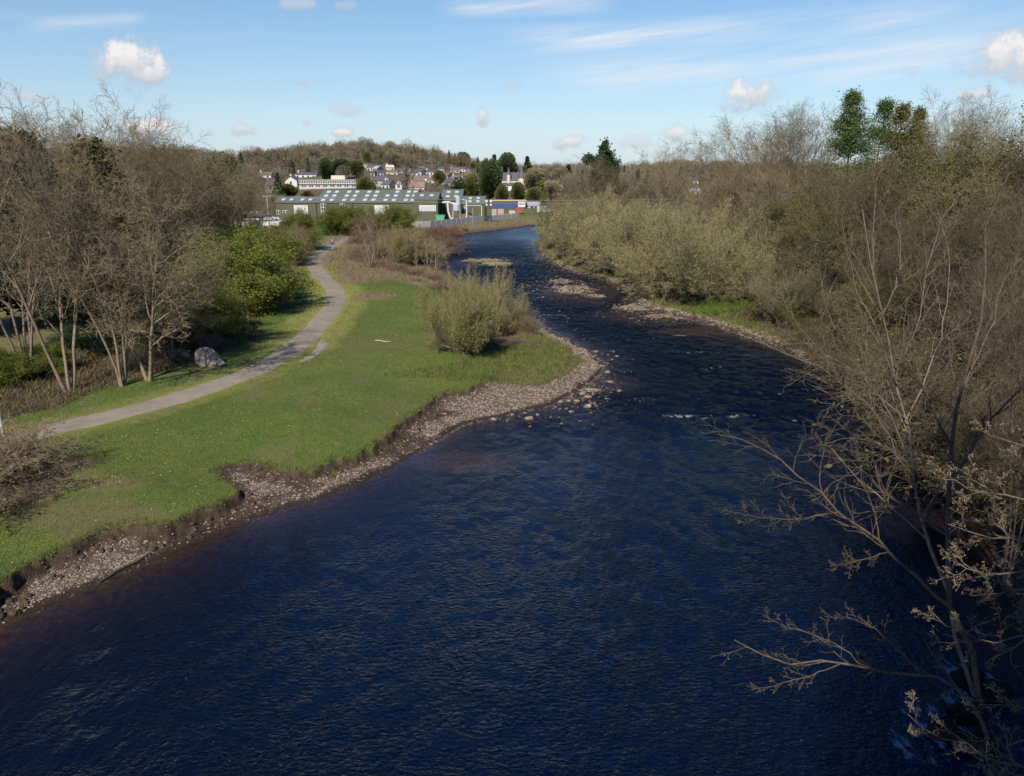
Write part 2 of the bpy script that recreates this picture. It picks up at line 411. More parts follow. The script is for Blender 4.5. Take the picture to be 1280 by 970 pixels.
def ground_mat():
    m, nt, b = mat('ground', .95); p = pos(nt)
    def A(n): a = nt.nodes.new('ShaderNodeAttribute'); a.attribute_name = n; return a.outputs['Fac']
    n1 = noise(nt, p, .25, 4, .6); n2 = noise(nt, p, 2.2, 4, .65); n3 = noise(nt, p, 16, 3, .7); n4 = noise(nt, p, 60, 2, .7)
    g = mixc(nt, smap(nt, n1, .35, .65), (.10, .152, .022), (.16, .195, .034))
    g = mixc(nt, smap(nt, n2, .42, .75), g, (.135, .135, .035))
    g = mixc(nt, smap(nt, n3, .42, .62), g, (.035, .055, .008))
    g = mixc(nt, mth(nt, 'MULTIPLY', smap(nt, noise(nt, p, .7, 5, .7), .55, .72), .75), g, (.17, .14, .055))
    verge = mixc(nt, smap(nt, n2, .3, .7), (.15, .175, .03), (.26, .24, .065)); g = mixc(nt, A('verge'), g, verge)
    dry = mixc(nt, smap(nt, n3, .3, .7), (.11, .075, .042), (.26, .19, .115)); dry = mixc(nt, smap(nt, n2, .5, .8), dry, (.10, .12, .03))
    g = mixc(nt, A('dry'), g, dry)
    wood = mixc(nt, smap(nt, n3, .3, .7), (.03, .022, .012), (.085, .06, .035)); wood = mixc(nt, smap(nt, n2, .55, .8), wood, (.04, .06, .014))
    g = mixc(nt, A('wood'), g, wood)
    hill = mixc(nt, smap(nt, n1, .35, .65), (.075, .062, .038), (.11, .095, .045)); g = mixc(nt, A('hill'), g, hill)
    soil = mixc(nt, smap(nt, n2, .3, .7), (.028, .018, .011), (.08, .053, .034)); soil = mixc(nt, smap(nt, n3, .6, .8), soil, (.14, .10, .07))
    v = nt.nodes.new('ShaderNodeTexVoronoi'); v.inputs['Scale'].default_value = 9; nt.links.new(p, v.inputs['Vector'])
    v2 = nt.nodes.new('ShaderNodeTexVoronoi'); v2.inputs['Scale'].default_value = 22; nt.links.new(p, v2.inputs['Vector'])
    hs = nt.nodes.new('ShaderNodeSeparateColor'); nt.links.new(v2.outputs['Color'], hs.inputs[0])
    gr = mixc(nt, hs.outputs[0], (.17, .13, .095), (.33, .265, .20)); gr = mixc(nt, smap(nt, v2.outputs['Distance'], .25, .55), gr, (.06, .042, .03))
    gr = mixc(nt, mth(nt, 'MULTIPLY', smap(nt, n2, .5, .72), .6), gr, (.13, .09, .06))
    s = mixc(nt, A('gravel'), soil, gr)
    wet = A('wet'); s = mixc(nt, wet, s, mixc(nt, .5, s, (.02, .012, .007), 'MULTIPLY')); s = mixc(nt, mth(nt, 'MULTIPLY', wet, .7), s, (.03, .019, .011))
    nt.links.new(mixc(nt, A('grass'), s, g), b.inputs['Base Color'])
    bn = nd(nt, 'ShaderNodeBump', Strength=.8, Distance=.07)
    hh = mth(nt, 'ADD', mth(nt, 'MULTIPLY', n3, 1.0), mth(nt, 'MULTIPLY', n4, .4)); hh = mth(nt, 'SUBTRACT', hh, mth(nt, 'MULTIPLY', v2.outputs['Distance'], .8))
    nt.links.new(hh, bn.inputs['Height']); nt.links.new(bn.outputs[0], b.inputs['Normal'])
    nt.links.new(mth(nt, 'MULTIPLY_ADD', wet, -.35, .95), b.inputs['Roughness'])
    return m
M['ground'] = ground_mat()

def water_mat():
    m, nt, b = mat('river_water', .04); b.inputs['IOR'].default_value = 1.333; b.inputs['Specular IOR Level'].default_value = .75; b.inputs['Specular Tint'].default_value = (.66, .88, 1, 1)
    p = pos(nt)
    def A(n): a = nt.nodes.new('ShaderNodeAttribute'); a.attribute_name = n; return a.outputs['Fac']
    def mp(sc, rz):
        n = nt.nodes.new('ShaderNodeMapping'); n.inputs['Scale'].default_value = sc; n.inputs['Rotation'].default_value = (0, 0, rz); nt.links.new(p, n.inputs[0]); return n.outputs[0]
    shallow = A('shallow'); rap = A('rapid'); foam = A('foam')
    deep = mixc(nt, noise(nt, p, .5, 3), (.0003, .0019, .0070), (.0004, .0026, .0098))
    bed = mixc(nt, smap(nt, noise(nt, p, 3.0, 5, .7), .35, .7), (.022, .012, .006), (.055, .033, .018))
    c = mixc(nt, shallow, deep, bed)
    fn = noise(nt, mp((1.0, .45, 1), .35), 2.6, 7, .72)
    fm = mth(nt, 'SUBTRACT', mth(nt, 'ADD', fn, mth(nt, 'MULTIPLY', foam, .50)), .80); fmask = smap(nt, fm, 0.0, .10)
    sp = nt.nodes.new('ShaderNodeTexVoronoi'); sp.inputs['Scale'].default_value = 3.2; nt.links.new(p, sp.inputs['Vector'])
    spk = mth(nt, 'MULTIPLY', mth(nt, 'LESS_THAN', sp.outputs['Distance'], mth(nt, 'MULTIPLY', noise(nt, p, 9, 2), .11)), smap(nt, noise(nt, p, .22, 3), .45, .6))
    fmask = mth(nt, 'MAXIMUM', fmask, mth(nt, 'MULTIPLY', spk, .30))
    c = mixc(nt, mth(nt, 'MULTIPLY', fmask, .8), c, mixc(nt, noise(nt, mp((1, .3, 1), .4), 7, 4, .7), (.10, .11, .13), (.5, .5, .5)))
    nt.links.new(c, b.inputs['Base Color'])
    nt.links.new(mth(nt, 'MULTIPLY_ADD', fmask, .5, .025), b.inputs['Roughness'])
    w1 = noise(nt, mp((1, .55, 1), .5), .9, 3, .55); w2 = noise(nt, mp((1, .5, 1), .2), 3.1, 4, .6); w3 = noise(nt, mp((.6, 1, 1), -.3), 7.5, 3, .65)
    hh = mth(nt, 'ADD', mth(nt, 'MULTIPLY', w1, .55), mth(nt, 'ADD', mth(nt, 'MULTIPLY', w2, .40), mth(nt, 'MULTIPLY', w3, .27)))
    amp = mth(nt, 'MULTIPLY_ADD', rap, 1.6, .52); amp = mth(nt, 'MULTIPLY', amp, mth(nt, 'MULTIPLY_ADD', shallow, -.55, 1)); amp = mth(nt, 'MULTIPLY', amp, A('calm'))
    amp = mth(nt, 'MULTIPLY', amp, mth(nt, 'MULTIPLY_ADD', noise(nt, mp((1, .4, 1), .3), .16, 3), 1.2, .4))
    bn = nd(nt, 'ShaderNodeBump', Strength=1., Distance=.60); nt.links.new(mth(nt, 'MULTIPLY', hh, amp), bn.inputs['Height']); nt.links.new(bn.outputs[0], b.inputs['Normal'])
    b.inputs['Specular IOR Level'].default_value = 0.0
    gl = nt.nodes.new('ShaderNodeBsdfGlossy'); gl.inputs['Color'].default_value = (.54, .77, 1, 1); gl.inputs['Roughness'].default_value = .03; nt.links.new(bn.outputs[0], gl.inputs['Normal'])
    fr = nt.nodes.new('ShaderNodeFresnel'); fr.inputs['IOR'].default_value = 1.40; nt.links.new(bn.outputs[0], fr.inputs['Normal'])
    mx = nt.nodes.new('ShaderNodeMixShader'); nt.links.new(mth(nt, 'MULTIPLY', fr.outputs[0], mth(nt, 'SUBTRACT', 1.0, mth(nt, 'MULTIPLY', fmask, .8))), mx.inputs[0]); nt.links.new(b.outputs[0], mx.inputs[1]); nt.links.new(gl.outputs[0], mx.inputs[2])
    nt.links.new(mx.outputs[0], nt.nodes['Material Output'].inputs[0])
    return m
M['water'] = water_mat()

def tarmac():
    m, nt, b = mat('path_tarmac', .9); p = pos(nt)
    f = noise(nt, p, .8, 4, .6); g = noise(nt, p, 30, 3, .7)
    c = mixc(nt, smap(nt, f, .3, .7), (.155, .13, .092), (.225, .19, .138)); c = mixc(nt, smap(nt, g, .35, .8), c, (.26, .225, .175))
    nt.links.new(c, b.inputs['Base Color']); bn = nd(nt, 'ShaderNodeBump', Strength=.5, Distance=.01); nt.links.new(g, bn.inputs['Height']); nt.links.new(bn.outputs[0], b.inputs['Normal'])
    return m
M['tarmac'] = tarmac()
def stone_mat(name, c0, c1, sc=6):
    m, nt, b = mat(name, .9); p = pos(nt); v = nt.nodes.new('ShaderNodeTexWhiteNoise'); 
    f = noise(nt, p, sc, 3, .6); g = noise(nt, p, 1.0, 2)
    c = mixc(nt, smap(nt, f, .25, .75), c0, c1); c = mixc(nt, mth(nt, 'MULTIPLY', smap(nt, noise(nt, p, 35, 3), .5, .8), .5), c, tuple(x * .5 for x in c0))
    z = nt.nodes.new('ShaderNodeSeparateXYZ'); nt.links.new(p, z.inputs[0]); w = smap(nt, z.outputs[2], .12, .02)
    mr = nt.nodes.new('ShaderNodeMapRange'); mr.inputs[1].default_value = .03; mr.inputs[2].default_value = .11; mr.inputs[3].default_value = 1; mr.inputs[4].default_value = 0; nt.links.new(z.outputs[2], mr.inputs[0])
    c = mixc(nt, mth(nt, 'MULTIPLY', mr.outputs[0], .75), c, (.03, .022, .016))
    nt.links.new(c, b.inputs['Base Color']); return m
M['stone'] = stone_mat('river_stone', (.145, .108, .078), (.30, .235, .175), 4)
M['darkrock'] = stone_mat('dark_rock', (.005, .0045, .004), (.015, .013, .011), 5)
M['boulder'] = stone_mat('boulder', (.13, .12, .115), (.27, .215, .18), 3)

# ------------------------------------------------------------------ ground
def polar(r0, r1, ratio, a0, a1, da, rmid=None, ratio2=None):
    r = [r0]
    while r[-1] < r1: r.append(r[-1] * (ratio if rmid is None or r[-1] < rmid else ratio2))
    r = np.array(r); a = np.radians(np.arange(a0, a1 + da / 2, da))
    A, R = np.meshgrid(a, r); return R * np.sin(A), R * np.cos(A)
def gridfaces(nr, nc, keep=None):
    i = np.arange(nr - 1)[:, None] * nc + np.arange(nc - 1)[None]; Fc = np.stack([i, i + 1, i + nc + 1, i + nc], -1)
    Fc = Fc[keep] if keep is not None else Fc.reshape(-1, 4)
    return Fc
def compact(V, Fc):
    u, inv = np.unique(Fc, return_inverse=True); return V[u], inv.reshape(Fc.shape), u
def attr(me, name, data):
    a = me.attributes.new(name, 'FLOAT', 'POINT'); a.data.foreach_set('value', np.asarray(data, np.float32).ravel())

X, Y = polar(5, 4500, 1.0058, -60, 60, .14, 320, 1.016)
Z, mk = land(X, Y)
# the path presses flat
dp = mk['dp']; zpath_f = 1 - sst(1.3, 2.4, dp)
Zs, _ = Z, 0
slopex = np.zeros_like(Z); slopex[1:-1, 1:-1] = np.maximum(np.abs(Z[2:, 1:-1] - Z[:-2, 1:-1]) / (np.hypot(X[2:, 1:-1] - X[:-2, 1:-1], Y[2:, 1:-1] - Y[:-2, 1:-1]) + 1e-6),
                                                    np.abs(Z[1:-1, 2:] - Z[1:-1, :-2]) / (np.hypot(X[1:-1, 2:] - X[1:-1, :-2], Y[1:-1, 2:] - Y[1:-1, :-2]) + 1e-6))
dr, dt, left, far, cl = mk['dr'], mk['dt'], mk['left'], mk['far'], mk['cl']
def masks(X, Y, mk, slope=None):
    dr, dt, left, far, cl = mk['dr'], mk['dt'], mk['left'], mk['far'], mk['cl']
    n = fbm(X * .6, Y * .6, 3, 71); n2 = fbm(X * 2.2, Y * 2.2, 3, 72)
    g_near = sst(.0, .22, dt + n2 * .25)
    # the low green point and its edge
    g_far = sst(1.6, 2.6, dr + n * 1.6)
    tuft = sst(.17, .26, n2 * .6 + n * .5) * sst(.6, 1.5, dr)
    grass = np.where(left, np.maximum(g_near * (1 - far) + g_far * far, tuft * .9), sst(.5, 2.0, dr + n * 1.5))
    # stony heart of the point by the pool
    Q = G(640, 436, .5); q = np.hypot((X - Q[0]) / 2.6, (Y - Q[1]) / 2.2)
    grass = np.where(left, grass * sst(.5, 1.0, q + n2 * .6), grass)
    grass = np.where(mk['isl'] > 0, sst(.1, .3, mk['isl']), grass)
    if slope is not None: grass = grass * np.where(left & (Y < 60), 1 - sst(.9, 1.6, slope), 1)
    gravel = np.clip(sst(.2, .6, dr + n) * (1 - sst(-.6, -.15, dt + n * .9) * (1 - far)) , 0, 1)
    gravel = np.where(left, gravel, .8 * sst(55, 68, Y))
    mud = sst(.03, .12, fbm(X * .55 + 3, Y * .55, 3, 75)); gravel = gravel * (1 - .85 * mud * (Y < 47) * (1 - sst(1.0, 2.2, -dt) * .5))
    wet = 1 - sst(.12, .5, dr + n2 * .4)
    verge = (1 - sst(1.9, 2.6, mk['dp'] + n2 * 1.2)) * .6
    vs = sst(52, 60, Y) * np.where(X > np.interp(Y, PATH[:, 1][::1], PATH[:, 0]) if False else X > -60, 1, 1)
    verge = np.maximum(verge, (1 - sst(2.6, 3.6, mk['dp'] + n * 1.2)) * vs)
    def patch(px, py, rx, ry, z=1.5):
        B = G(px, py, z); return 1 - sst(.6, 1.15, np.hypot((X - B[0]) / rx, (Y - B[1]) / ry) + n * .9)
    dry = np.zeros_like(X)
    dry = np.maximum(patch(85,632,3.6,1.9), patch(120,598,2.0,1.0)) * .5
    for a in ((10,600,3.5,3.5),(480,338,7,16),(500,330,8,12),(450,318,6,26),(520,345,5,7),(545,352,4,6),(470,372,2.5,3),(440,300,5,30),(500,300,9,30)):
        dry = np.maximum(dry, patch(*a))
    dry = np.maximum(dry, patch(650, 405, 3.2, 6) * .9); dry = np.maximum(dry, .28 * sst(.08, .2, fbm(X * .5, Y * .22, 4, 97)) * left * (dt > .4))
    dry = np.maximum(dry, sst(170, 200, Y) * (1 - sst(6, 14, dr)) * .75 * left)
    dry = np.maximum(dry, .35 * far * left * (1 - sst(3, 6, dr)) * (Y < 90))
    dry = np.maximum(dry, (patch(470, 430, 7, 4) * .3))
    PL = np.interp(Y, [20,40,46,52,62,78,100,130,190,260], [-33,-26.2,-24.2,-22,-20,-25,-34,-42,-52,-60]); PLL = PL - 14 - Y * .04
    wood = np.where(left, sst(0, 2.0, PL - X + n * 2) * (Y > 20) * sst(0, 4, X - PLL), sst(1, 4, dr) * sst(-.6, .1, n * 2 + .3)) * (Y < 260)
    fieldL = np.where(left & (X < PLL) & (Y < 300), .6, 0); dry = np.maximum(dry, fieldL)
    hill = sst(265, 320, np.hypot(X, Y))
    return dict(grass=grass, gravel=gravel, wet=wet, verge=verge * (1 - hill), dry=np.clip(dry, 0, 1) * (1 - hill), wood=np.clip(wood, 0, 1) * (1 - hill), hill=hill)
mm = masks(X, Y, mk, slopex)
g = Geo(); g.add(np.stack([X, Y, Z], -1), gridfaces(*X.shape))
ground = g.build('ground', M['ground'], smooth=True); tag(ground, kind='structure')
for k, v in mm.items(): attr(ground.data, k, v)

# water sheet
X2, Y2 = polar(5, 400, 1.006, -60, 60, .14)
z2, mk2 = land(X2, Y2)
i = (z2 < .12); keep = i[:-1, :-1] | i[1:, :-1] | i[:-1, 1:] | i[1:, 1:]
wz = (fbm(X2 * .55, Y2 * .35, 3, 81) * .06 + fbm(X2 * 1.6, Y2 * 1.1, 2, 83) * .03)
RP = G(700, 480, 0)
dr2 = mk2['dr']
rap = sst(38, 52, Y2) * (1 - sst(150, 190, Y2)) * (.6 + 1.4 * np.clip(fbm(X2 * .12, Y2 * .05, 3, 85) + .3, 0, 1))
calm = np.where(Y2 > 190, .45, 1.0) * (1 - .55 * np.exp(-np.maximum(-dr2, 0) / 2.5)); calm = np.where(np.hypot(X2 - POOL[0], Y2 - POOL[1]) < 6, np.where(X2 < POOL[0] + 3, .05, calm), calm)
wz = wz * (.7 + rap * 2.4) * calm
foam = np.zeros_like(X2)
def addfoam(px, py, rx, ry, s=1.):
    global foam
    B = G(px, py, 0); foam = np.maximum(foam, s * (1 - sst(.2, 1.2, np.hypot((X2 - B[0]) / rx, (Y2 - B[1]) / ry) + fbm(X2 * 1.5, Y2 * 1.5, 3, 87) * .8)))
for a in ((850,520,2.2,.6,.72),(800,500,3,1,.5),(900,460,4,1.5,.5),(960,490,3,1,.5),(760,440,3,2,.5),(690,395,4,3,.55),(650,365,5,4,.5),(870,440,4,1.5,.5),(920,520,2.5,.8,.6),(850,520,1.3,.5,.62),(880,523,1.0,.3,.6),(993,525,.8,.35,.75),(720,384,2.5,1.0,.55),(700,430,2,1,.4),(850,419,1.2,.7,.75),(930,395,3,1,.5),(770,400,3,1,.4),(690,370,3,2,.4),(620,345,6,4,.5),(600,320,6,4,.4),(830,440,2,1,.5),(1170,905,2.2,1.6,.72),(1210,850,1.3,1.3,.78),(1150,940,1.5,.9,.66),(1195,880,1.0,1.0,.66),(1235,800,1.2,1.4,.6),(1180,790,3.0,2.4,.42),(1215,650,.9,.8,.6),(1190,830,1.5,1.2,.6)): addfoam(*a)
foam = np.maximum(foam, .36 * rap * sst(.3, .9, rap))
PB = [G(x, y, 0)[:2] for x, y in ((560,560),(600,525))]
shallow = np.exp(-np.maximum(-dr2, 0) / np.where(mk2['left'], 1.3, 1.8)) * .95
for (bx, by, sx, sy) in ((720,364,7,12),(815,395,7,6),(560,575,4,1.8),(605,327,8,9),(890,415,6,3),(735,480,4,3)):
    B = G(bx, by, 0); shallow = np.maximum(shallow, .85 * (1 - sst(.4, 1.3, np.hypot((X2 - B[0]) / sx, (Y2 - B[1]) / sy))))
Fw = gridfaces(*X2.shape, keep); Vw, Fw, uw = compact(np.stack([X2, Y2, wz], -1).reshape(-1, 3), Fw)
g = Geo(); g.add(Vw, Fw); water = g.build('river_water', M['water'], smooth=True); tag(water, kind='structure')
for k, v in (('shallow', shallow), ('rapid', rap), ('calm', calm), ('foam', foam)): attr(water.data, k, v.ravel()[uw])

# path sheet
def resample(P, n):
    cum = np.concatenate([[0], np.cumsum(np.linalg.norm(np.diff(P, axis=0), axis=1))]); t = np.linspace(0, cum[-1], n)
    return np.stack([np.interp(t, cum, P[:, c]) for c in range(P.shape[1])], 1), t
PP, tt = resample(PATH, 420); d = np.gradient(PP, axis=0); nr = np.stack([d[:, 1], -d[:, 0]], 1); nr /= np.linalg.norm(nr, axis=1)[:, None]
wid = 1.15 + fbm(tt * 1.3, tt * 0, 3, 91)[:, None] * .22
jr = fbm(tt * 2.0, tt * 0 + 5, 3, 92)[:, None] * .25; jl = fbm(tt * 2.0, tt * 0 + 9, 3, 93)[:, None] * .25
cols = np.linspace(-1, 1, 9); rows = []
for c in cols:
    q = PP + nr * (c * wid + (jr if c > 0 else jl) * abs(c)); zz = land(q[:, 0], q[:, 1])[0]; rows.append(np.column_stack([q, zz + .035 - (abs(c) > .99) * .06]))
V = np.stack(rows, 1); g = Geo(); g.add(V, gridfaces(V.shape[0], V.shape[1]))
path = g.build('path', M['tarmac'], smooth=True); tag(path, kind='structure')
# the broken strip of old tarmac beside the bend
S = chaikin([tuple(G(x, y, 1.55)[:2]) for x, y in ((374,452),(388,446),(403,435),(404,424))], 2, closed=False); S, t2 = resample(S, 40); d = np.gradient(S, axis=0); nr = np.stack([d[:, 1], -d[:, 0]], 1); nr /= np.linalg.norm(nr, axis=1)[:, None]
rows = []
for c in np.linspace(-1, 1, 5):
    w_ = (.42 + fbm(t2 * 2, t2 * 0, 2, 95) * .3)[:, None] * np.sqrt(np.sin(np.linspace(.15, PI - .15, 40)))[:, None]
    q = S + nr * c * w_; rows.append(np.column_stack([q, land(q[:, 0], q[:, 1])[0] + .045 - (abs(c) > .99) * .06]))
V = np.stack(rows, 1); g = Geo(); g.add(V, gridfaces(V.shape[0], V.shape[1])); o = g.build('path_patch', M['tarmac'], smooth=True); tag(o, kind='structure')

# ------------------------------------------------------------------ scatter helpers
ICO = None
def ico():
    t = (1 + 5 ** .5) / 2
    V = np.array([(-1,t,0),(1,t,0),(-1,-t,0),(1,-t,0),(0,-1,t),(0,1,t),(0,-1,-t),(0,1,-t),(t,0,-1),(t,0,1),(-t,0,-1),(-t,0,1)], float); V /= np.linalg.norm(V[0])
    Fc = np.array([(0,11,5),(0,5,1),(0,1,7),(0,7,10),(0,10,11),(1,5,9),(5,11,4),(11,10,2),(10,7,6),(7,1,8),(3,9,4),(3,4,2),(3,2,6),(3,6,8),(3,8,9),(4,9,5),(2,4,11),(6,2,10),(8,6,7),(9,8,1)])
    return V, Fc
ICO = ico()
def subdiv(V, Fc):
    e = np.vstack([Fc[:, [0, 1]], Fc[:, [1, 2]], Fc[:, [2, 0]]]); es = np.sort(e, 1); u, inv = np.unique(es, axis=0, return_inverse=True); inv = inv.ravel()
    mid = (V[u[:, 0]] + V[u[:, 1]]) / 2; mid /= np.linalg.norm(mid, axis=1)[:, None]; n = len(Fc); o = len(V)
    a, b, c = inv[:n] + o, inv[n:2 * n] + o, inv[2 * n:] + o
    return np.vstack([V, mid]), np.vstack([np.stack([Fc[:, 0], a, c], 1), np.stack([Fc[:, 1], b, a], 1), np.stack([Fc[:, 2], c, b], 1), np.stack([a, b, c], 1)])
def stones(P, size, rng, sink=.3):
    """one mesh's worth of small irregular stones"""
    V0, F0 = ICO; n = len(P)
    V = V0[None] * (1 + rng.normal(0, .16, (n, 12, 1)))
    V = V * (size[:, None, None] * np.stack([.6 + .6 * rng.random(n), .5 + .5 * rng.random(n), .3 + .3 * rng.random(n)], 1)[:, None])
    a = rng.random(n) * 6.28; ca, sa = np.cos(a)[:, None], np.sin(a)[:, None]; x = V[..., 0] * ca - V[..., 1] * sa; y = V[..., 0] * sa + V[..., 1] * ca
    V = np.stack([x, y, V[..., 2]], -1) + P[:, None]
    return V.reshape(-1, 3), (F0[None] + 12 * np.arange(n)[:, None, None]).reshape(-1, 3)
def rock_geo(seed, size, squash=.6, rough=.35, n=3):
    V, Fc = ICO
    for _ in range(n): V, Fc = subdiv(V, Fc)
    r = np.random.default_rng(seed); o = r.random(3) * 50
    k = 1 + rough * (fbm(V[:, 0] * 1.2 + o[0] + V[:, 2], V[:, 1] * 1.2 + o[1] - V[:, 2], 4, seed) * 2)
    V = V * k[:, None]
    for _ in range(7):                                 # cut flat faces into it
        d = nrm(r.normal(0, 1, 3)); c = .55 + .35 * r.random(); q = V @ d; V = V - np.maximum(q - c, 0)[:, None] * d * .9
    return V * np.array([size[0], size[1], size[2]]), Fc
def blades(P, h, w, rng, lean=.5, per=3):
    n = len(P); P = np.repeat(P, per, 0) + np.concatenate([rng.normal(0, 1, (n * per, 2)) * np.repeat(h, per)[:, None] * .35, np.zeros((n * per, 1))], 1)
    h = np.repeat(h, per) * (.6 + .7 * rng.random(n * per)); w = np.repeat(w, per); a = rng.random(n * per) * 6.28
    l = rng.normal(0, lean, (n * per, 2)) * h[:, None]
    s = np.stack([np.cos(a) * w, np.sin(a) * w, np.zeros_like(a)], 1) * .5
    tip = P + np.column_stack([l, h]); V = np.stack([P - s - [0, 0, .03], P + s - [0, 0, .03], tip], 1).reshape(-1, 3)
    return V, np.arange(3 * n * per).reshape(-1, 3)
def sample_polar(n, a0, a1, r0, r1, rng):
    a = np.radians(a0 + (a1 - a0) * rng.random(n)); r = np.exp(math.log(r0) + (math.log(r1) - math.log(r0)) * rng.random(n)); return r * np.sin(a), r * np.cos(a), r

rng = np.random.default_rng(5)
# gravel along the shore: stuff
def gravel_points(n, a0, a1, r0, r1, cond, seed):
    r_ = np.random.default_rng(seed); x, y, r = sample_polar(n, a0, a1, r0, r1, r_); z, mk = land(x, y); mm = masks(x, y, mk); k = cond(x, y, z, mk, mm, r_.random(n)); return np.column_stack([x, y, z])[k], r[k], {a: b[k] for a, b in mm.items()}
P, r, m_ = gravel_points(330000, -44, 12, 22, 75, lambda x, y, z, mk, mm, u: mk['left'] & (mk['dr'] > -.9) & (z < .9) & (mm['grass'] < .3) & (u < np.where(mk['dr'] < 0, .12, .08 + .92 * mm['gravel'])), 1)
sz = (.018 + .058 * np.random.default_rng(2).random(len(P)) ** 3.0) * (r / 32) ** .6; P[:, 2] += sz * .1
V, Fc = stones(P, sz, rng); g = Geo(); g.add(V, Fc)
# stones of the gravel bars and of the right bank
P2, r2, _ = gravel_points(330000, -8, 40, 28, 150, lambda x, y, z, mk, mm, u: ((~mk['left']) & (y > 60) & (mk['dr'] > -1.2) & (mk['dr'] < 1.6) & (u < .35)) | ((mk['dr'] < 0) & (z > -.13) & (u < .6)), 3)
sz2 = (.06 + .12 * rng.random(len(P2)) ** 2) * (r2 / 60) ** .5; V, Fc = stones(P2, sz2, rng); g.add(V, Fc)
cp = []; cs_ = []
for (cx_, cy_, sx_, sy_, n_, s0_) in ((735,478,22,20,300,.10),(718,503,26,8,110,.12),(712,357,24,6,320,.15),(850,391,46,6,420,.15),(800,383,24,5,160,.14),(905,397,20,4,120,.14),(700,432,22,14,50,.09),(725,340,30,5,120,.14),(640,524,24,4,40,.09)):
    for _ in range(n_):
        q_ = G(cx_ + rng.normal(0, 1) * sx_, cy_ + rng.normal(0, 1) * sy_, 0); cp.append((q_[0], q_[1], 0.01)); cs_.append(s0_ * (.4 + 1.1 * rng.random() ** 2))
cp = np.array(cp); V, Fc = stones(cp, np.array(cs_), rng); g.add(V, Fc)
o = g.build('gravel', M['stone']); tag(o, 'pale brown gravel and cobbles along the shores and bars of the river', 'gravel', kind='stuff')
print('gravel', len(P), len(P2))

P, r, _ = gravel_points(60000, -44, 4, 22, 52, lambda x, y, z, mk, mm, u: mk['left'] & (y < 50) & (mk['dt'] > -.75) & (mk['dt'] < -.02) & (mk['dr'] > .2) & (u < .2), 8)
M['soil'] = plain('bank_soil', (.065, .043, .028), .95, .4, 3, .03); sz = .05 + .16 * rng.random(len(P)) ** 2.5; V, Fc = stones(P, sz, rng); g = Geo(); g.add(V, Fc)
o = g.build('soil_clods', M['soil'], smooth=True); tag(o, 'dark earth clods slumped at the foot of the eroded turf edge', 'clods', kind='stuff')
k_ = rng.random(len(P)) < .12; V, Fc = blades(P[k_] + [0, 0, .08], .06 + .10 * rng.random(k_.sum()), np.full(k_.sum(), .02), rng, .9, 9); g = Geo(); g.add(V, Fc); o = g.build('slumped_turf', M['rough_blade']); tag(o, 'tufts of grass on turf that has slumped down the bank', 'grass', kind='stuff')
# turf blades
n = 330000; x, y, r = sample_polar(n, -48, 14, 21, 170, rng); z, mk = land(x, y); mm = masks(x, y, mk)
k = mk['left'] & (mm['grass'] > .6) & (z > .15) & (mk['dp'] > 1.45) & (mm['wood'] < .75) & (mm['dry'] < .55) & (mk['dr'] > .8)
P = np.column_stack([x, y, z])[k]; rr = r[k]
g = Geo(); V, Fc = blades(P, .05 * (rr / 35) ** .55 * (.5 + 1.0 * np.clip(fbm(P[:, 0] * .6, P[:, 1] * .6, 3, 7) + .5, .1, 1.4)), .028 * (rr / 35) ** .8, rng, .8, 2); g.add(V, Fc)
o = g.build('grass', M['grass_blade']); tag(o, 'short green turf of the riverside meadow', 'grass', kind='stuff')
# longer rough grass on the low point and along the bank edge
k = mk['left'] & (mm['grass'] > .25) & (z > .12) & (mk['dp'] > 2.2) & (np.hypot((x - POOL[0] * y / POOL[1]) / 1.6, (y - POOL[1] + 2.5) / 5.0) > 1) & (((y > 50) & (y < 95) & (mk['dr'] < 9) & (rng.random(n) < .55)) | ((mk['dt'] > -.1) & (mk['dt'] < .4) & (y < 52)))
P = np.column_stack([x, y, z])[k]; rr = r[k]; edge = P[:, 1] < 50
g = Geo(); V, Fc = blades(P, np.where(edge, .13, .30) * (.5 + .8 * rng.random(len(P))), .03 * (rr / 40), rng, .6, 3); g.add(V, Fc)
o = g.build('rough_grass', M['rough_blade']); tag(o, 'tussocky rough grass on the gravel point and over the bank edge', 'grass', kind='stuff')
# dead stalks and straw: on the dry patches
n = 260000; x, y, r = sample_polar(n, -48, 14, 21, 260, rng); z, mk = land(x, y); mm = masks(x, y, mk)
k = mk['left'] & (z > .15) & (mk['dp'] > 2.2) & (mm['dry'] > .3) & (mm['wood'] < .5) & (rng.random(n) < mm['dry'])
P = np.column_stack([x, y, z])[k]; rr = r[k]; tall = np.clip((P[:, 1] - 60) / 60, 0, 1)
g = Geo(); V, Fc = blades(P, (.10 + .55 * tall) * (.4 + .9 * rng.random(len(P))), .022 * (rr / 40) ** .9, rng, .7, 2); g.add(V, Fc)
o = g.build('dead_stalks', M['dry_blade']); tag(o, 'flattened brown dead stalks among the riverside grass', 'dead stalks', kind='stuff')
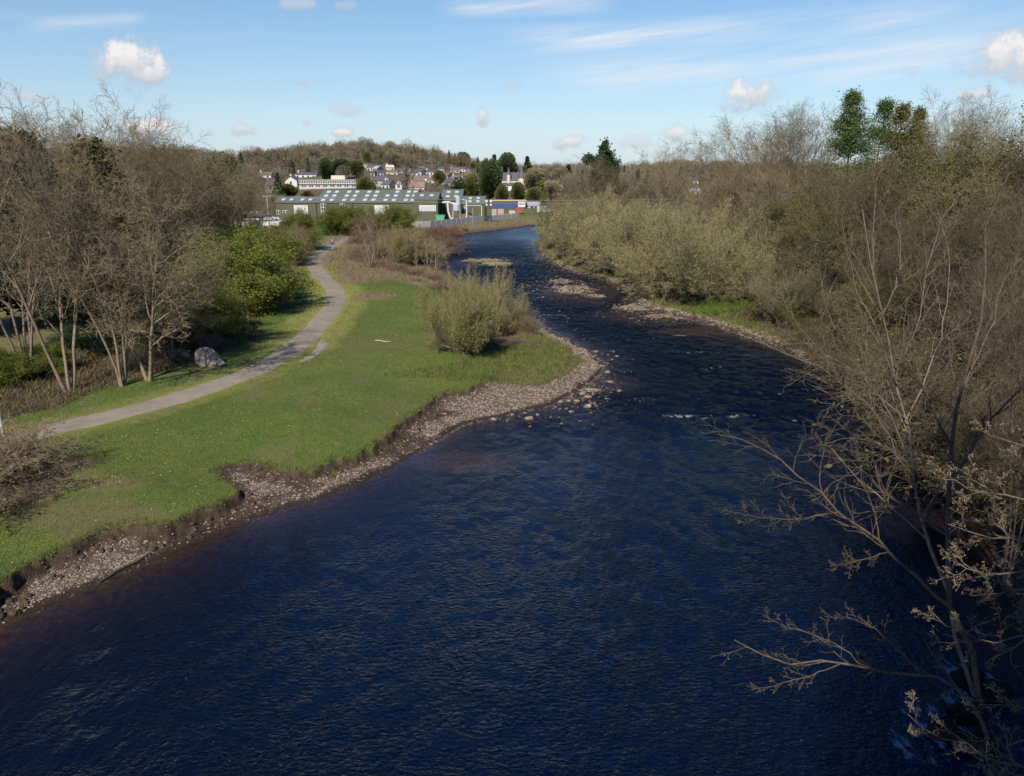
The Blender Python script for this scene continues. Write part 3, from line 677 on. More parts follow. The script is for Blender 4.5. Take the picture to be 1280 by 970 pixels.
# ground ivy, litter and low growth under the trees
k = (z > .2) & mk['left'] & (mm['wood'] > .4) & (rng.random(n) < .8)
P = np.column_stack([x, y, z])[k]; rr = r[k]; V, Fc = blades(P, .16 + .35 * rng.random(len(P)), .05 * (rr / 50), rng, .9, 2)
g = Geo(); cutf = (rng.random(len(Fc)) < .5); g.add(V, Fc[cutf], 0); g2 = Geo(); g.F.append(Fc[~cutf]); g.M.append(np.full((~cutf).sum(), 1, np.int32))
o = g.build('undergrowth', [M['brown_leaf'], M['olive']]); tag(o, 'low brown and green undergrowth beneath the left hand trees', 'undergrowth', kind='stuff')
n = 160000; x, y, r = sample_polar(n, -2, 50, 16, 260, rng); z, mk = land(x, y)
k = (z > .3) & (~mk['left']) & (mk['dr'] > .8) & (mk['dr'] < 30)
P = np.column_stack([x, y, z])[k]; rr = r[k]; V, Fc = blades(P, .14 + .35 * rng.random(len(P)), .05 * (rr / 50), rng, .9, 2)
g = Geo(); q = fbm(P[:, 0] * .3, P[:, 1] * .3, 2, 9) + rng.random(len(P)) * .3; q = np.repeat(q, 2) > .16; g.add(V, Fc[~q], 0); g.F.append(Fc[q]); g.M.append(np.full(q.sum(), 1, np.int32))
o = g.build('bank_undergrowth', [M['brown_leaf'], M['fresh']]); tag(o, 'low brown and green undergrowth on the wooded right bank', 'undergrowth', kind='stuff')
# daisies and dandelions: small heads in the turf
x, y, r = sample_polar(1500, -44, 8, 22, 60, rng); z, mk = land(x, y); k = mk['left'] & (mk['dt'] > .5) & (mk['dp'] > 1.8) & (fbm(x * .3, y * .3, 2, 77) > .03) & (x > -22 - y * .2)
P = np.column_stack([x, y, z + .06])[k]; V, Fc = stones(P, np.full(len(P), .022), rng); g = Geo(); g.add(V, Fc)
M['daisy'] = plain('daisy', (.75, .74, .60), .7)
o = g.build('daisies', M['daisy']); tag(o, 'tiny pale flower heads dotted over the mown grass', 'flowers', kind='stuff')

# individual stones standing in the shallows
SL = [(1008-288, 551-44, .32, 'rounded pale brown stone alone in the water below the tip of the gravel point'),]
spots = [(735,497,.30),(735,509,.34),(721,502,.26),(711,502,.22),(763,478,.26),(759,466,.28),(752,458,.26),(771,446,.24),(745,440,.26),(747,449,.2),(662,524,.32),(672,519,.2),(656,517,.16),(728,493,.26),(727,480,.2),(774,489,.22),(765,450,.18),
         (618,525,.26),(702,530,.14),(640,519,.2),(750,488,.16),(743,505,.16),(700,503,.22),(760,455,.16),(740,470,.16),(748,462,.14)]
grp = 'loose stones standing in the shallows off the gravel point'
base = []
for s in range(4):
    V, Fc = rock_geo(100 + s, (1, .8, .5), rough=.4, n=2); g = Geo(); g.add(V, Fc); base.append(g)
used = {}
for i, (px, py, s) in enumerate(spots):
    p = G(px, py, 0); j = i % 4
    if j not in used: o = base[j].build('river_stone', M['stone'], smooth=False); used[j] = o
    else: o = used[j].copy(); C.objects.link(o)
    o.location = (p[0], p[1], .02); o.scale = (s, s, s); o.rotation_euler = (0, 0, i * 1.3)
    tag(o, 'small brown river stone standing in the shallows off the gravel point', 'stone', grp)
# dark boulders with foam round them, lower right
for i, (px, py, s, lab) in enumerate(((1205,852,.48,'black wet boulder in foam under the bank, topmost of the group at lower right'), (1208,898,.55,'largest black wet boulder at the foot of the right bank, foam on its left'),
                                 (1178,918,.40,'low black boulder in the foam, nearest the open water at lower right'), (1222,930,.45,'black boulder below the largest one, touching the green bank'), (1245,870,.5,'dark boulder against the right bank beside the leaning trunk'))):
    p = G(px, py, 0); V, Fc = rock_geo(200 + i, (s, s * .8, s * .75), rough=.6, n=2); g = Geo(); g.add(V, Fc); o = g.build('boulder', M['darkrock'], smooth=False, loc=(p[0], p[1], .1)); tag(o, lab, 'boulder')
# boulder beside the path: a tall lump with a lower arm, two bodies in one mesh
p = G(261, 456, 1.5); z = H(p[0], p[1]); V, Fc = rock_geo(301, (.85, .6, .95), rough=.3); g = Geo(); g.add(V + [-.15, 0, .35], Fc); V, Fc = rock_geo(305, (.75, .5, .35), rough=.3); g.add(V + [.55, -.05, .18], Fc)
o = g.build('boulder', M['boulder'], smooth=False, loc=(p[0], p[1], z)); tag(o, 'large grey boulder with a rounded top standing in the grass beside the path', 'boulder')
# log in the grass
a_, b_ = G(468, 429, 1.5), G(489, 430, 1.5); g = Geo(); zz = H(a_[0], a_[1]) + .09
pts = [(a_[0] + (b_[0] - a_[0]) * t, a_[1] + (b_[1] - a_[1]) * t + .08 * math.sin(t * 5), zz + .03 * math.sin(7 * t)) for t in np.linspace(0, 1, 8)]; g.tube(pts, [.05,.07,.075,.07,.07,.06,.055,.04], 7)
g.tube([pts[4], (pts[4][0] + .25, pts[4][1] + .3, pts[4][2] + .12)], [.03, .015], 5)
o = g.build('log', M['bark_pale'], smooth=True); tag(o, 'pale bare log lying on the mown grass', 'log')
# drift branch on the gravel, lower left
p = [G(x, y, .3) for x, y in ((124,720),(145,708),(170,696),(186,688))]; g = Geo(); g.tube([(q[0], q[1], H(q[0], q[1]) + .06) for q in p], [.03, .045, .05, .06], 6)
o = g.build('drift_branch', M['bark_dark']); tag(o, 'dark driftwood branch lying across the gravel at the lower left', 'driftwood')
# white post by the path at the left edge
p = G(4, 545, 1.45); z = H(p[0], p[1]); g = Geo(); g.tube([(0, 0, -.2), (0, 0, 1.22)], .055, 12); M['post'] = plain('post_grey', (.42, .44, .45), .6)
e = empty('marker_post', (p[0], p[1], z), 0, 'short pale grey post at the left edge of the photo beside the path', 'post')
g.build('post', M['post'], e, smooth=False); g = Geo(); g.tube([(0, 0, 1.22), (0, 0, 1.25), (0, 0, 1.28)], [.068, .066, .03], 12); g.build('cap', M['post'], e)

# ------------------------------------------------------------------ tree variants
def realize(T, name, mats, loc, sc, rz, label, cat, group=None):
    e = empty(name, loc, rz, label, cat, group); e.scale = sc if isinstance(sc, (tuple, list)) else (sc,) * 3
    if not hasattr(T, 'ob'): T.ob = {}
    key = tuple(m.name for m in mats)
    if key not in T.ob:
        a = T.trunk.build('trunk' if T.kind == 'tree' else 'stems', mats[0], e, smooth=True); b = T.crown.build('crown' if T.kind == 'tree' else 'foliage', list(mats[1:]), e); T.ob[key] = (a, b)
    else:
        for q in T.ob[key]: c = q.copy(); C.objects.link(c); c.parent = e
    return e
def tree_at(T, mats, px, y, py_top, label, cat='tree', name='bare_tree', group=None, wide=1.0, z=None, rz=None, lean=0):
    """tree standing at ground distance y under column px, its top at row py_top"""
    v0 = W(px, 400, y); x = v0[0]
    for _ in range(3):
        zz = H(x, y) if z is None else z; dep = y * cT + (CAMZ - zz) * sT; x = (px - CX) / F * dep
    top = W(px, py_top, y)[2]; s = max(.05, (top - zz) / T.h)
    e = realize(T, name, mats, (x, y, zz - .03), (s * wide, s * wide, s), rz if rz is not None else (px * .37 + y) % 6.28, label, cat, group)
    return e
def K(T, k='tree'): T.kind = k; return T
mb = (M['bark'], M['twig'], M['olive']); mg = (M['bark_tan'], M['twig_grey'], M['olive']); mdk = (M['bark_dark'], M['twig'], M['olive'])
LR = (.72, .58, .6, .62)
BIG = [K(make_tree(11, 15, .56, .22, n=(16, 9, 8, 7), lr=LR, ang=(.4, .95), up=.10, first=.16, twig=.011, tip=.35)),
       K(make_tree(12, 15, .60, .20, stems=3, n=(9, 8, 7, 6), lr=(.58, .58, .6, .62), ang=(.4, .95), up=.09, first=.2, twig=.011, stemang=.4, tip=.35)),
       K(make_tree(13, 16, .5, .20, n=(16, 9, 7, 6), lr=LR, ang=(.45, 1.0), up=.09, first=.16, twig=.011, tip=.35))]
ALD = [K(make_tree(21, 15, .42, .095, stems=3, n=(13, 7, 6, 4), lr=(.40, .55, .58, .6), ang=(.4, .85), up=.06, first=.28, twig=.008, stemang=.16, tip=.3, wig=.15)),
       K(make_tree(22, 15, .42, .085, stems=5, n=(11, 7, 6, 4), lr=(.38, .55, .58, .6), ang=(.4, .9), up=.05, first=.36, twig=.008, stemang=.2, tip=.3, wig=.15)),
       K(make_tree(23, 14, .44, .10, stems=2, lean=.2, n=(16, 9, 7, 5), lr=(.44, .55, .58, .6), ang=(.5, 1.05), up=.04, first=.22, twig=.008, tip=.3, wig=.15))]
OLV = [K(make_tree(31, 11, .55, .16, stems=2, n=(10, 8, 8, 5), lr=LR, up=.05, first=.12, leaves=30000, leaf=.085, twig=.012, jit=.25)),
       K(make_tree(32, 10, .6, .15, stems=3, n=(8, 8, 7, 5), lr=LR, up=.04, first=.1, leaves=24000, leaf=.085, twig=.012, jit=.25))]
WIL = [K(make_tree(41, 7, .6, .05, stems=34, n=(9, 7, 6), lr=(.42, .55, .55), ang=(.25, .75), up=.05, first=.10, leaves=42000, leaf=.062, twig=.009, stemang=1.25, jit=.12, wig=.10), 'shrub'),
       K(make_tree(42, 7, .6, .05, stems=38, n=(8, 7, 6), lr=(.42, .55, .55), ang=(.25, .8), up=.04, first=.10, leaves=32000, leaf=.062, twig=.009, stemang=1.35, jit=.12, wig=.11), 'shrub')]
BRA = [K(make_tree(51, 3.2, .6, .02, stems=30, n=(8, 7, 5), lr=(.55, .55, .55), ang=(.4, 1.2), up=-.01, first=.1, leaves=3500, leaf=.055, twig=.007, stemang=1.35, droop=.10, wig=.2), 'shrub'),
       K(make_tree(52, 3.2, .6, .02, stems=34, n=(8, 7, 5), lr=(.55, .55, .55), ang=(.4, 1.2), up=0, first=.1, leaves=1500, leaf=.05, twig=.007, stemang=1.25, droop=.06, wig=.2), 'shrub')]
HED = [K(make_blob(61, 4, 2.2, 80000, .058, low=0), 'shrub'), K(make_blob(62, 4, 2.6, 80000, .058), 'shrub')]
SAP = [K(make_tree(71, 5, .35, .035, stems=4, n=(9, 6, 4), lr=(.3, .5, .5), ang=(.3, .7), up=.08, first=.3, twig=.008, stemang=.3)), K(make_tree(72, 6, .35, .045, stems=2, n=(14, 6, 4), lr=(.3, .5, .5), ang=(.35, .8), up=.08, first=.25, twig=.008, stemang=.2))]
CON = [K(make_conifer(81, 14, 3.2, 90, .17, 36000, .3, .06)), K(make_conifer(82, 14, 4.2, 80, .17, 36000, .1, .12))]
LAR = [K(make_conifer(91, 16, 4.2, 90, .075, 20000, .45, .2, .15, .1)), K(make_conifer(92, 15, 4.6, 60, .075, 12000, .45, .25, .14, .2))]
PIN = K(make_tree(95, 9, .6, .16, n=(9, 7, 6), lr=(.45, .5, .5), up=.02, first=.45, leaves=14000, leaf=.18, jit=.25))
print('variants done')

# ------------------------------------------------------------------ left side
G_L = 'bare trees of the wood behind the path'
tree_at(ALD[0], mg, 88, 45.5, 124, 'tall bare multi-stemmed tree at the far left with pale lit trunks, beside the path', name='bare_tree', rz=.6, wide=1.1)
tree_at(ALD[1], mg, 152, 46.5, 170, 'clump of straight pale trunks rising beside the path, left of the boulder', name='bare_tree', rz=2.2, wide=1.0)
tree_at(ALD[2], mg, 186, 48, 225, 'slender bare tree leaning right over the verge, between the trunk clump and the boulder', name='bare_tree', rz=-1.0, wide=1.05)
tree_at(ALD[1], mb, 40, 49, 150, 'bare tree at the left edge of the photo behind the green bush', name='bare_tree', rz=4.1, wide=1.1)
tree_at(ALD[2], mb, 218, 54, 300, 'low bare tree with a wide twiggy crown behind the boulder', name='bare_tree', rz=.4, wide=1.1)
tree_at(CON[1], (M['bark_dark'], M['twig'], M['dark']), 60, 66, 152, 'dark evergreen hidden behind the tall bare trees at the left', name='evergreen_tree', wide=1.3)
tree_at(CON[1], (M['bark_dark'], M['twig'], M['dark']), -20, 64, 140, 'dark evergreen at the very left edge behind bare branches', name='evergreen_tree', wide=1.2, rz=2)
tree_at(CON[0], (M['bark_dark'], M['twig'], M['olive']), 128, 72, 165, 'olive green evergreen behind the clump of pale trunks', name='evergreen_tree', wide=1.4)
for i, (px, y, top, T, ms, w_, rz) in enumerate(((20,78,160,BIG[0],mb,1.1,0),(170,80,150,BIG[2],mb,1.1,1),(215,92,168,BIG[1],mb,1.1,2),(150,98,160,BIG[0],mb,1.2,3),(95,90,150,BIG[1],mb,1.2,4),(250,105,192,BIG[2],mb,1.3,5),
        (285,128,205,BIG[0],mb,1.3,.5),(300,150,222,BIG[1],mb,1.2,3.5),(330,170,228,BIG[0],mb,1.0,1.5),(-30,90,165,BIG[2],mb,1.2,.9)
        )):
    tree_at(T, ms, px, y, top, 'brown twiggy tree in the wood behind the path at the left', group=G_L, wide=w_, rz=rz)
for px, y, top, T, lab in ((205,112,195,OLV[0],'ivy green tree above the left wood, nearest the bare hill'),(232,125,200,OLV[1],'olive green budding tree at the right end of the left wood'),(262,140,206,OLV[0],'olive green tree behind the corrugated shed')):
    tree_at(T, mb, px, y, top, lab, name='budding_tree', wide=1.2)
tree_at(CON[0], (M['bark_dark'], M['twig'], M['dark']), 284, 175, 246, 'small dark green conifer behind the blue framed shed', name='conifer', wide=1.2)
tree_at(BIG[2], mg, 268, 150, 238, 'pale bare tree leaning over the shed at the edge of the left wood', wide=1.0)
# bushes
mh = (M['bark_dark'], M['twig_dark'], M['fresh']); mhd = (M['bark_dark'], M['twig'], M['olive']); mbr = (M['bark_dark'], M['twig'], M['brown_leaf'])
for px, y, top, T, ms, w_, lab in (
    (20,47.5,437,HED[0],mh,1.5,'green leafy bush at the left edge behind the path and post'),
    (62,50,430,HED[1],mh,1.5,'green bush at the foot of the tall bare tree at the left'),
    (-35,49,430,HED[1],mh,1.6,'green bush cut by the left edge of the photo'),
    (104,51,466,BRA[0],mbr,1.6,'brown bramble tangle between the pale trunks and the green bush'),
    (215,56,400,HED[1],mhd,1.5,'dark shaded bush behind the boulder'),
    (150,56,415,HED[0],(M['bark_dark'],M['twig_dark'],M['dark']),1.7,'dark holly like bush behind the clump of pale trunks'),(110,58,405,HED[1],(M['bark_dark'],M['twig_dark'],M['dark']),1.6,'dark evergreen bush between the tallest tree and the trunk clump'),(190,53,432,BRA[0],mbr,1.5,'brown brambles just left of the boulder'),(280,66,392,HED[0],(M['bark_dark'],M['twig_dark'],M['dark']),1.2,'dark shaded bush at the foot of the near hedge'),(250,57,418,BRA[1],mbr,1.4,'brown brambles directly behind the boulder'),
    (243,62,360,HED[0],mh,1.5,'dark green bush right of the bare trees, left end of the hedge'),
    (270,72,308,HED[0],mh,1.3,'tall fresh green bush at the near end of the hedge beside the path'),
    (300,82,290,HED[1],mh,1.15,'second fresh green bush of the hedge from the near end'),
    (342,92,326,BRA[1],mbr,.95,'bare brown bush standing in front of the hedge at the bend of the path'),
    (312,86,352,BRA[0],mbr,1.1,'low brown brambles at the foot of the hedge beside the bare brown bush'),
    (325,112,279,HED[0],mh,1.25,'broad yellow green bush below the utility pole'),
    (292,100,288,HED[1],mh,1.4,'yellow green bush in front of the blue framed shed'),
    (260,95,300,HED[0],mhd,1.4,'olive bush in front of the left end of the shed'),
    (362,118,290,BRA[1],mbr,.6,'bare brown bush between the green bushes of the hedge, right of the pole'),
    (370,126,286,BRA[0],mbr,.55,'bare brown bush in front of the white door of the factory'),
    (366,136,264,HED[0],mh,.85,'green bush of the hedge behind the walker'),
    (424,176,258,HED[1],mh,1.3,'rounded green bush in front of the left half of the factory'),
    (448,180,259,HED[0],mh,1.3,'green bush with a dark base in the middle of the factory front'),
    (466,172,270,BRA[1],mbr,.9,'thin brown bush before the factory, between the two green bushes'),
    (491,172,257,HED[1],mh,.95,'round green bush before the white factory door'),
    (384,160,280,HED[1],mh,.7,'low green bush just left of the walker')):
    tree_at(T, ms, px, y, top, lab, cat='bush', name='bush', wide=w_)
# dead bramble thicket at the bottom left
for px, y, top, w_, lab in ((-38,31.5,540,1.5,'tangled dead brown thicket in the bottom left corner of the meadow'),(22,31,592,1.2,'low dead bramble clump right of the big thicket at the left edge'),(5,28.5,612,1.2,'dead bramble clump nearest the river at the left edge'),(-60,29,560,1.6,'dead brown bramble clump cut off by the left edge of the photo')):
    tree_at(BRA[1] if px < 30 else BRA[0], (M['bark'], M['twig'], M['brown_leaf']), px, y, top, lab, cat='brambles', name='bramble_thicket', wide=w_)
# the point: willow bush, thin shrubs
mw = (M['bark'], M['willow_twig'], M['willow'])
tree_at(WIL[0], (M['bark'], M['willow_twig'], M['willow_green']), 575, 56.5, 362, 'rounded yellow green willow bush on the gravel point, dark at its base', cat='bush', name='willow_bush', wide=.62)
tree_at(WIL[1], mw, 590, 64, 350, 'paler willow shrub with upright bare tips behind the rounded willow bush', cat='bush', name='willow_bush', wide=.6)
tree_at(WIL[1], mw, 612, 70, 350, 'thin twiggy willow shrub by the river edge above the pool', cat='bush', name='willow_bush', wide=.55, rz=2.)
tree_at(BRA[0], mbr, 603, 60, 418, 'low brown twiggy bush between the willow and the pool', cat='bush', name='bush', wide=1.1)
tree_at(BRA[1], mbr, 659, 68, 396, 'brown twiggy bush on the point right of the pool', cat='bush', name='bush', wide=.8)
tree_at(BRA[1], mbr, 636, 73, 383, 'low brown bush at the water edge behind the pool', cat='bush', name='bush', wide=1.2)
# scrub and saplings further up the left bank
tree_at(WIL[0], mw, 509, 118, 289, 'yellow green shrub among the pale saplings by the upper river', cat='bush', name='willow_bush', wide=.8)
tree_at(WIL[1], mw, 528, 122, 300, 'smaller olive shrub at the water edge right of the pale saplings', cat='bush', name='willow_bush', wide=.9)
for px, y, top, T, lab in ((470,120,268,SAP[0],'tallest thin pale sapling rising before the round green bush'),(478,123,280,SAP[1],'pale sapling beside the tallest one on the brown scrub'),(545,116,300,SAP[1],'pale bare sapling at the water edge, right of the yellow green shrub'),(536,114,306,SAP[0],'short pale sapling left of the sapling at the water edge'),(463,110,300,SAP[0],'short leaning pale sapling in the brown scrub'),
                           (520,112,304,SAP[1],'thin bare sapling standing in front of the olive shrub'),(455,128,295,SAP[1],'thin bare sapling at the left edge of the sapling row')):
    tree_at(T, (M['bark_pale'], M['twig_grey'], M['olive']), px, y, top, lab, name='sapling', wide=1.1)
G_S = 'brown dead scrub clumps along the upper left bank'
for i, (px, y, top) in enumerate(((452,122,312),(456,118,320),(476,112,322),(495,108,330),(515,105,334),(540,102,338),(462,130,306),(485,128,306),(500,135,300),(560,92,352),(520,98,346),(455,150,292),(480,150,288),(505,160,286),(525,170,284),(548,185,284),(540,150,296),(470,165,283),(560,205,282),(500,185,280),(580,215,281))):
    tree_at(BRA[i % 2], (M['bark'], M['twig_red'], M['brown_leaf']), px, y, top + (i % 3) * 2, 'low reddish brown dead scrub beside the upper river', cat='scrub', name='scrub_bush', group=G_S, wide=1.5 + (i % 3) * .3)
for i, (px, y) in enumerate(((600,235),(620,243),(640,250),(655,258),(665,262),(588,228))):
    tree_at(BRA[i % 2], (M['bark'], M['twig'], M['olive']), px, y, 279 - (px - 588) * .09, 'low rough scrub on the far bank below the concrete wall', cat='scrub', name='scrub_bush', group='scrub on the far bank below the wall', wide=2.2)

# ------------------------------------------------------------------ right side
WL = ['first willow of the far right bank, nearest the bend of the river','second willow from the river bend on the right bank','olive willow bush in the middle of the right bank row','tall pale willow bush in the middle of the right bank row',
      'yellowish willow bush set back in the row on the right bank','broad olive willow overhanging the shallow gravel bar','large willow bush at the near end of the row, above the grassy patch','darker willow bush set back behind the gravel bar','twiggy willow bush behind the first willow','rounded willow bush standing right of the grassy patch','low willow bush at the water line right of the grassy patch']
for i, (px, y, top, w_, T) in enumerate(((706,158,256,.8,0),(728,140,252,.85,1),(752,125,258,.8,0),(784,114,266,.85,1),(812,104,266,.8,0),(846,92,286,.9,1),(886,85,280,.85,0),(872,104,266,.85,1),(752,152,246,.85,1),(950,80,318,.9,1),(985,72,342,.8,0))):
    tree_at(WIL[T], mw if i % 2 else (M['bark'], M['willow_twig'], M['willow_olive']), px, y, top, WL[i], cat='bush', name='willow_bush', wide=w_, rz=i * 1.1)
mb2 = (M['bark_dark'], M['twig_mid'], M['olive'])
G_R = 'brown bare trees behind the willows of the right bank'
for i, (px, y, top, T, w_) in enumerate(((715,215,238,BIG[2],1.0),(742,225,199,BIG[0],1.3),(775,205,215,BIG[1],1.0),(800,190,225,BIG[0],1.0),(700,230,240,BIG[1],1.2),(870,150,225,BIG[2],1.2),(920,160,215,BIG[1],1.2))):
    tree_at(T, mb2, px, y, top, 'brown bare tree standing behind the willows on the right bank', group=G_R, wide=w_, rz=i * 1.7)
mdt = (M['bark_dark'], M['twig_mid'], M['olive'])
tree_at(BIG[2], mdt, 905, 122, 165, 'bare tree at the left shoulder of the great tree', wide=1.15, rz=2.6)
tree_at(BIG[0], mdt, 962, 125, 150, 'bare tree filling the gap between the great tree and its right neighbour', wide=1.15, rz=5.1)
tree_at(BIG[2], mdt, 1185, 100, 150, 'bare tree seen through the fan shaped crown', wide=1.1, rz=1.1)
tree_at(BIG[0], mdt, 1250, 96, 140, 'bare tree between the fan shaped one and the green tree at the right edge', wide=1.1, rz=3.3)
tree_at(BIG[0], mg, 826, 150, 180, 'rounded bare tree standing above the willows in the middle of the right bank', wide=1.05, rz=1)
tree_at(PIN, (M['bark_dark'], M['twig'], M['dark']), 762, 240, 187, 'small dark pine crown poking up above the bare trees of the right bank', name='pine_tree', wide=.8)
tree_at(BIG[0], mdt, 932, 108, 142, 'great bare tree left of the larches, its crown spreading over the river bank', wide=1.05, rz=.3)
tree_at(BIG[2], mdt, 995, 112, 140, 'tall bare tree between the spreading tree and the green larch', wide=1.0, rz=2.3)
tree_at(BIG[2], mg, 968, 96, 205, 'bare tree with drooping pale limbs behind the near willows', wide=1.2, rz=4)
tree_at(BIG[1], mdk, 890, 118, 210, 'dark bare tree at the left foot of the great tree', wide=1.0, rz=4)
mlr = (M['bark_dark'], M['twig'], M['larch'])
tree_at(LAR[0], mlr, 1047, 92, 107, 'tallest green larch on the right bank', name='larch_tree', wide=1.2)
tree_at(LAR[1], mlr, 1070, 96, 120, 'slimmer larch close against the right side of the tallest one', name='larch_tree', wide=1.1)
tree_at(LAR[1], (M['bark_dark'], M['twig'], M['olive']), 1098, 90, 126, 'thin brownish larch in the middle of the larch group', name='larch_tree', rz=1, wide=1.1)
tree_at(LAR[0], (M['bark_dark'], M['twig'], M['olive']), 1128, 94, 128, 'brownish larch at the right of the larch group', name='larch_tree', rz=2, wide=1.0)
tree_at(BIG[0], mg, 1205, 88, 124, 'pale bare tree with open fan shaped crown right of the larches', wide=.95, rz=2)
tree_at(BIG[1], mg, 1160, 92, 150, 'small bare tree in the gap between the larches and the fan shaped tree', wide=.8, rz=3)
tree_at(OLV[0], (M['bark_dark'], M['twig_dark'], M['olive']), 1295, 60, 136, 'green budding tree at the right edge of the photo', name='budding_tree', wide=1.0)
G_M = 'twiggy brown trees massed on the right bank'
for i, (px, y, top, T, ms, w_) in enumerate(((1040,80,205,BIG[0],mb,1.2),(1085,72,215,BIG[2],mb,1.2),(1130,78,200,BIG[1],mb,1.2),(1175,66,220,BIG[0],mb,1.2),(1225,70,205,BIG[1],mb,1.2),(1270,58,215,BIG[2],mb,1.2),(1010,86,232,BIG[1],mb,1.1),
         (1150,55,262,BIG[2],mb,1.1),(1215,50,255,BIG[0],mb,1.1),(1290,46,230,BIG[1],mb,1.1),(1310,70,190,BIG[0],mb,1.2),(1350,55,180,BIG[2],mb,1.2),(1250,42,330,BIG[2],mb,1.0),(1320,38,280,BIG[0],mb,1.0),(1400,60,200,BIG[1],mb,1.2),(1110,62,300,BIG[1],mb,1.0),(1045,66,330,ALD[2],mb,1.2))):
    tree_at(OLV[i % 2] if i % 4 == 2 else T, (M['bark_dark'], M['twig_dark'] if i % 3 else M['twig_mid'], M['olive']), px, y, top, 'twiggy brown tree in the dense wood of the right bank', group=G_M, wide=w_, rz=i * 2.1)
for px, y, top, T, w_, lab in ((1030,74,262,OLV[0],1.0,'olive green ivy clad tree below the tallest larch'),(1200,62,232,OLV[1],1.0,'yellow olive tree top below the fan shaped bare tree'),(1060,60,352,OLV[1],.9,'green budding shrubby tree low on the right bank'),(1140,60,330,OLV[0],.9,'green budding tree behind the pale sapling branches'),(1255,52,300,OLV[1],1.0,'olive green tree deep in the wood at the right edge'),(990,70,380,HED[1],1.0,'dark green bush at the water edge below the willows')):
    tree_at(T, mb, px, y, top, lab, name='budding_tree' if T is not HED[1] else 'bush', cat='tree' if T is not HED[1] else 'bush', wide=w_)
for i, (px, y, top, w_) in enumerate(((1040,62,405,1.5),(1100,54,425,1.5),(1160,49,430,1.4),(1215,44,445,1.4),(1265,38,470,1.4),(1310,33,500,1.4),(1190,44,480,1.1),(1350,34,440,1.5))):
    tree_at(BRA[i % 2], (M['bark_dark'], M['twig_dark'], M['olive']), px, y, top, 'dark bramble and twig tangle at the foot of the right bank wood', cat='brambles', name='bramble_thicket', group='brambles along the right bank', wide=w_, rz=i)
# bright green patch of grass on the right bank: low leafy growth
p = at(900, 384); g = Geo(); n = 1600; a = rng.random(n) * 6.28; q = np.sqrt(rng.random(n)); X3 = p[0] + np.cos(a) * q * 2.6; Y3 = p[1] + np.sin(a) * q * 2.8; V, Fc = blades(np.column_stack([X3, Y3, land(X3, Y3)[0]]), .25 + .35 * rng.random(n), np.full(n, .07), rng, .6, 3); g.add(V, Fc)
o = g.build('bank_grass', M['bright']); tag(o, 'bright green grass patch at the water edge between the near willows', 'grass', kind='stuff')
p = G(1262, 935, .8); g = Geo(); n = 9000; X3 = p[0] + rng.normal(0, 1, n) * 1.3 + .6; Y3 = p[1] + rng.normal(0, 1, n) * 1.6; z3 = land(X3, Y3)[0]; k = z3 > .1; V, Fc = blades(np.column_stack([X3, Y3, z3])[k], (.15 + .25 * rng.random(n))[k], np.full(k.sum(), .012), rng, .6, 3); g.add(V, Fc)
o = g.build('near_bank_grass', M['rough_blade']); tag(o, 'dark olive grass on the near bank at the bottom right corner', 'grass', kind='stuff')

# ------------------------------------------------------------------ near trees, lower right, limbs laid out by hand
def limb(pts): return np.array([W(px, py, y) for px, py, y in pts])
mp_ = (M['bark_pale'], M['twig_grey'], M['bud']); mpd = (M['bark_dark'], M['twig_dark'], M['bud'])
def handtree(seed, trunk, tr, boughs, mats, label, name='bare_tree', skip0=False, **kw):
    P = [limb(trunk)] if trunk is not None else []; R = [tr] if trunk is not None else []
    for b, r0 in boughs: P.append(limb(b)); R.append(r0)
    base = P[0][0].copy(); base[2] = min(base[2], H(base[0], base[1])) - .1; P[0][0] = base
    T = K(make_tree(seed, skip0=skip0, pts=[q - base for q in P], prad=R, first=.22, **kw)); return realize(T, name, mats, tuple(base), 1., 0, label, 'tree')
handtree(401, [(1232,850,18.5),(1190,760,19),(1165,690,19.5),(1138,581,20),(1122,480,20.2),(1098,390,20.4),(1085,290,20.5),(1078,262,20.6)], .062,
    [([(1138,581,20),(1108,500,19.6),(1060,455,19.2),(1000,425,19),(975,352,19)], .024), ([(1122,480,20.2),(1100,420,20),(1060,335,20),(1052,272,20)], .022), ([(1130,530,20),(1175,440,20.5),(1190,340,21),(1172,262,21)], .028),
     ([(1150,630,19.8),(1090,500,19),(1037,470,18.6),(1008,452,18.4),(940,424,18.2)], .024), ([(1120,470,20.2),(1150,400,20),(1165,300,20.2),(1200,240,20.4)], .022), ([(1138,581,20),(1190,520,20),(1230,440,20.4),(1260,330,21)], .024), ([(1100,400,20.4),(1130,340,20),(1120,260,20)], .025)],
    (M['bark'], M['twig_mid'], M['bud']), 'pale barked young tree rising from the lower right bank across the dark wood', n=(9, 6, 4), lr=(.28, .5, .5), ang=(.35, .8), up=.08, twig=.0055, wig=.12, leaves=1200, leaf=.016, jit=.01)
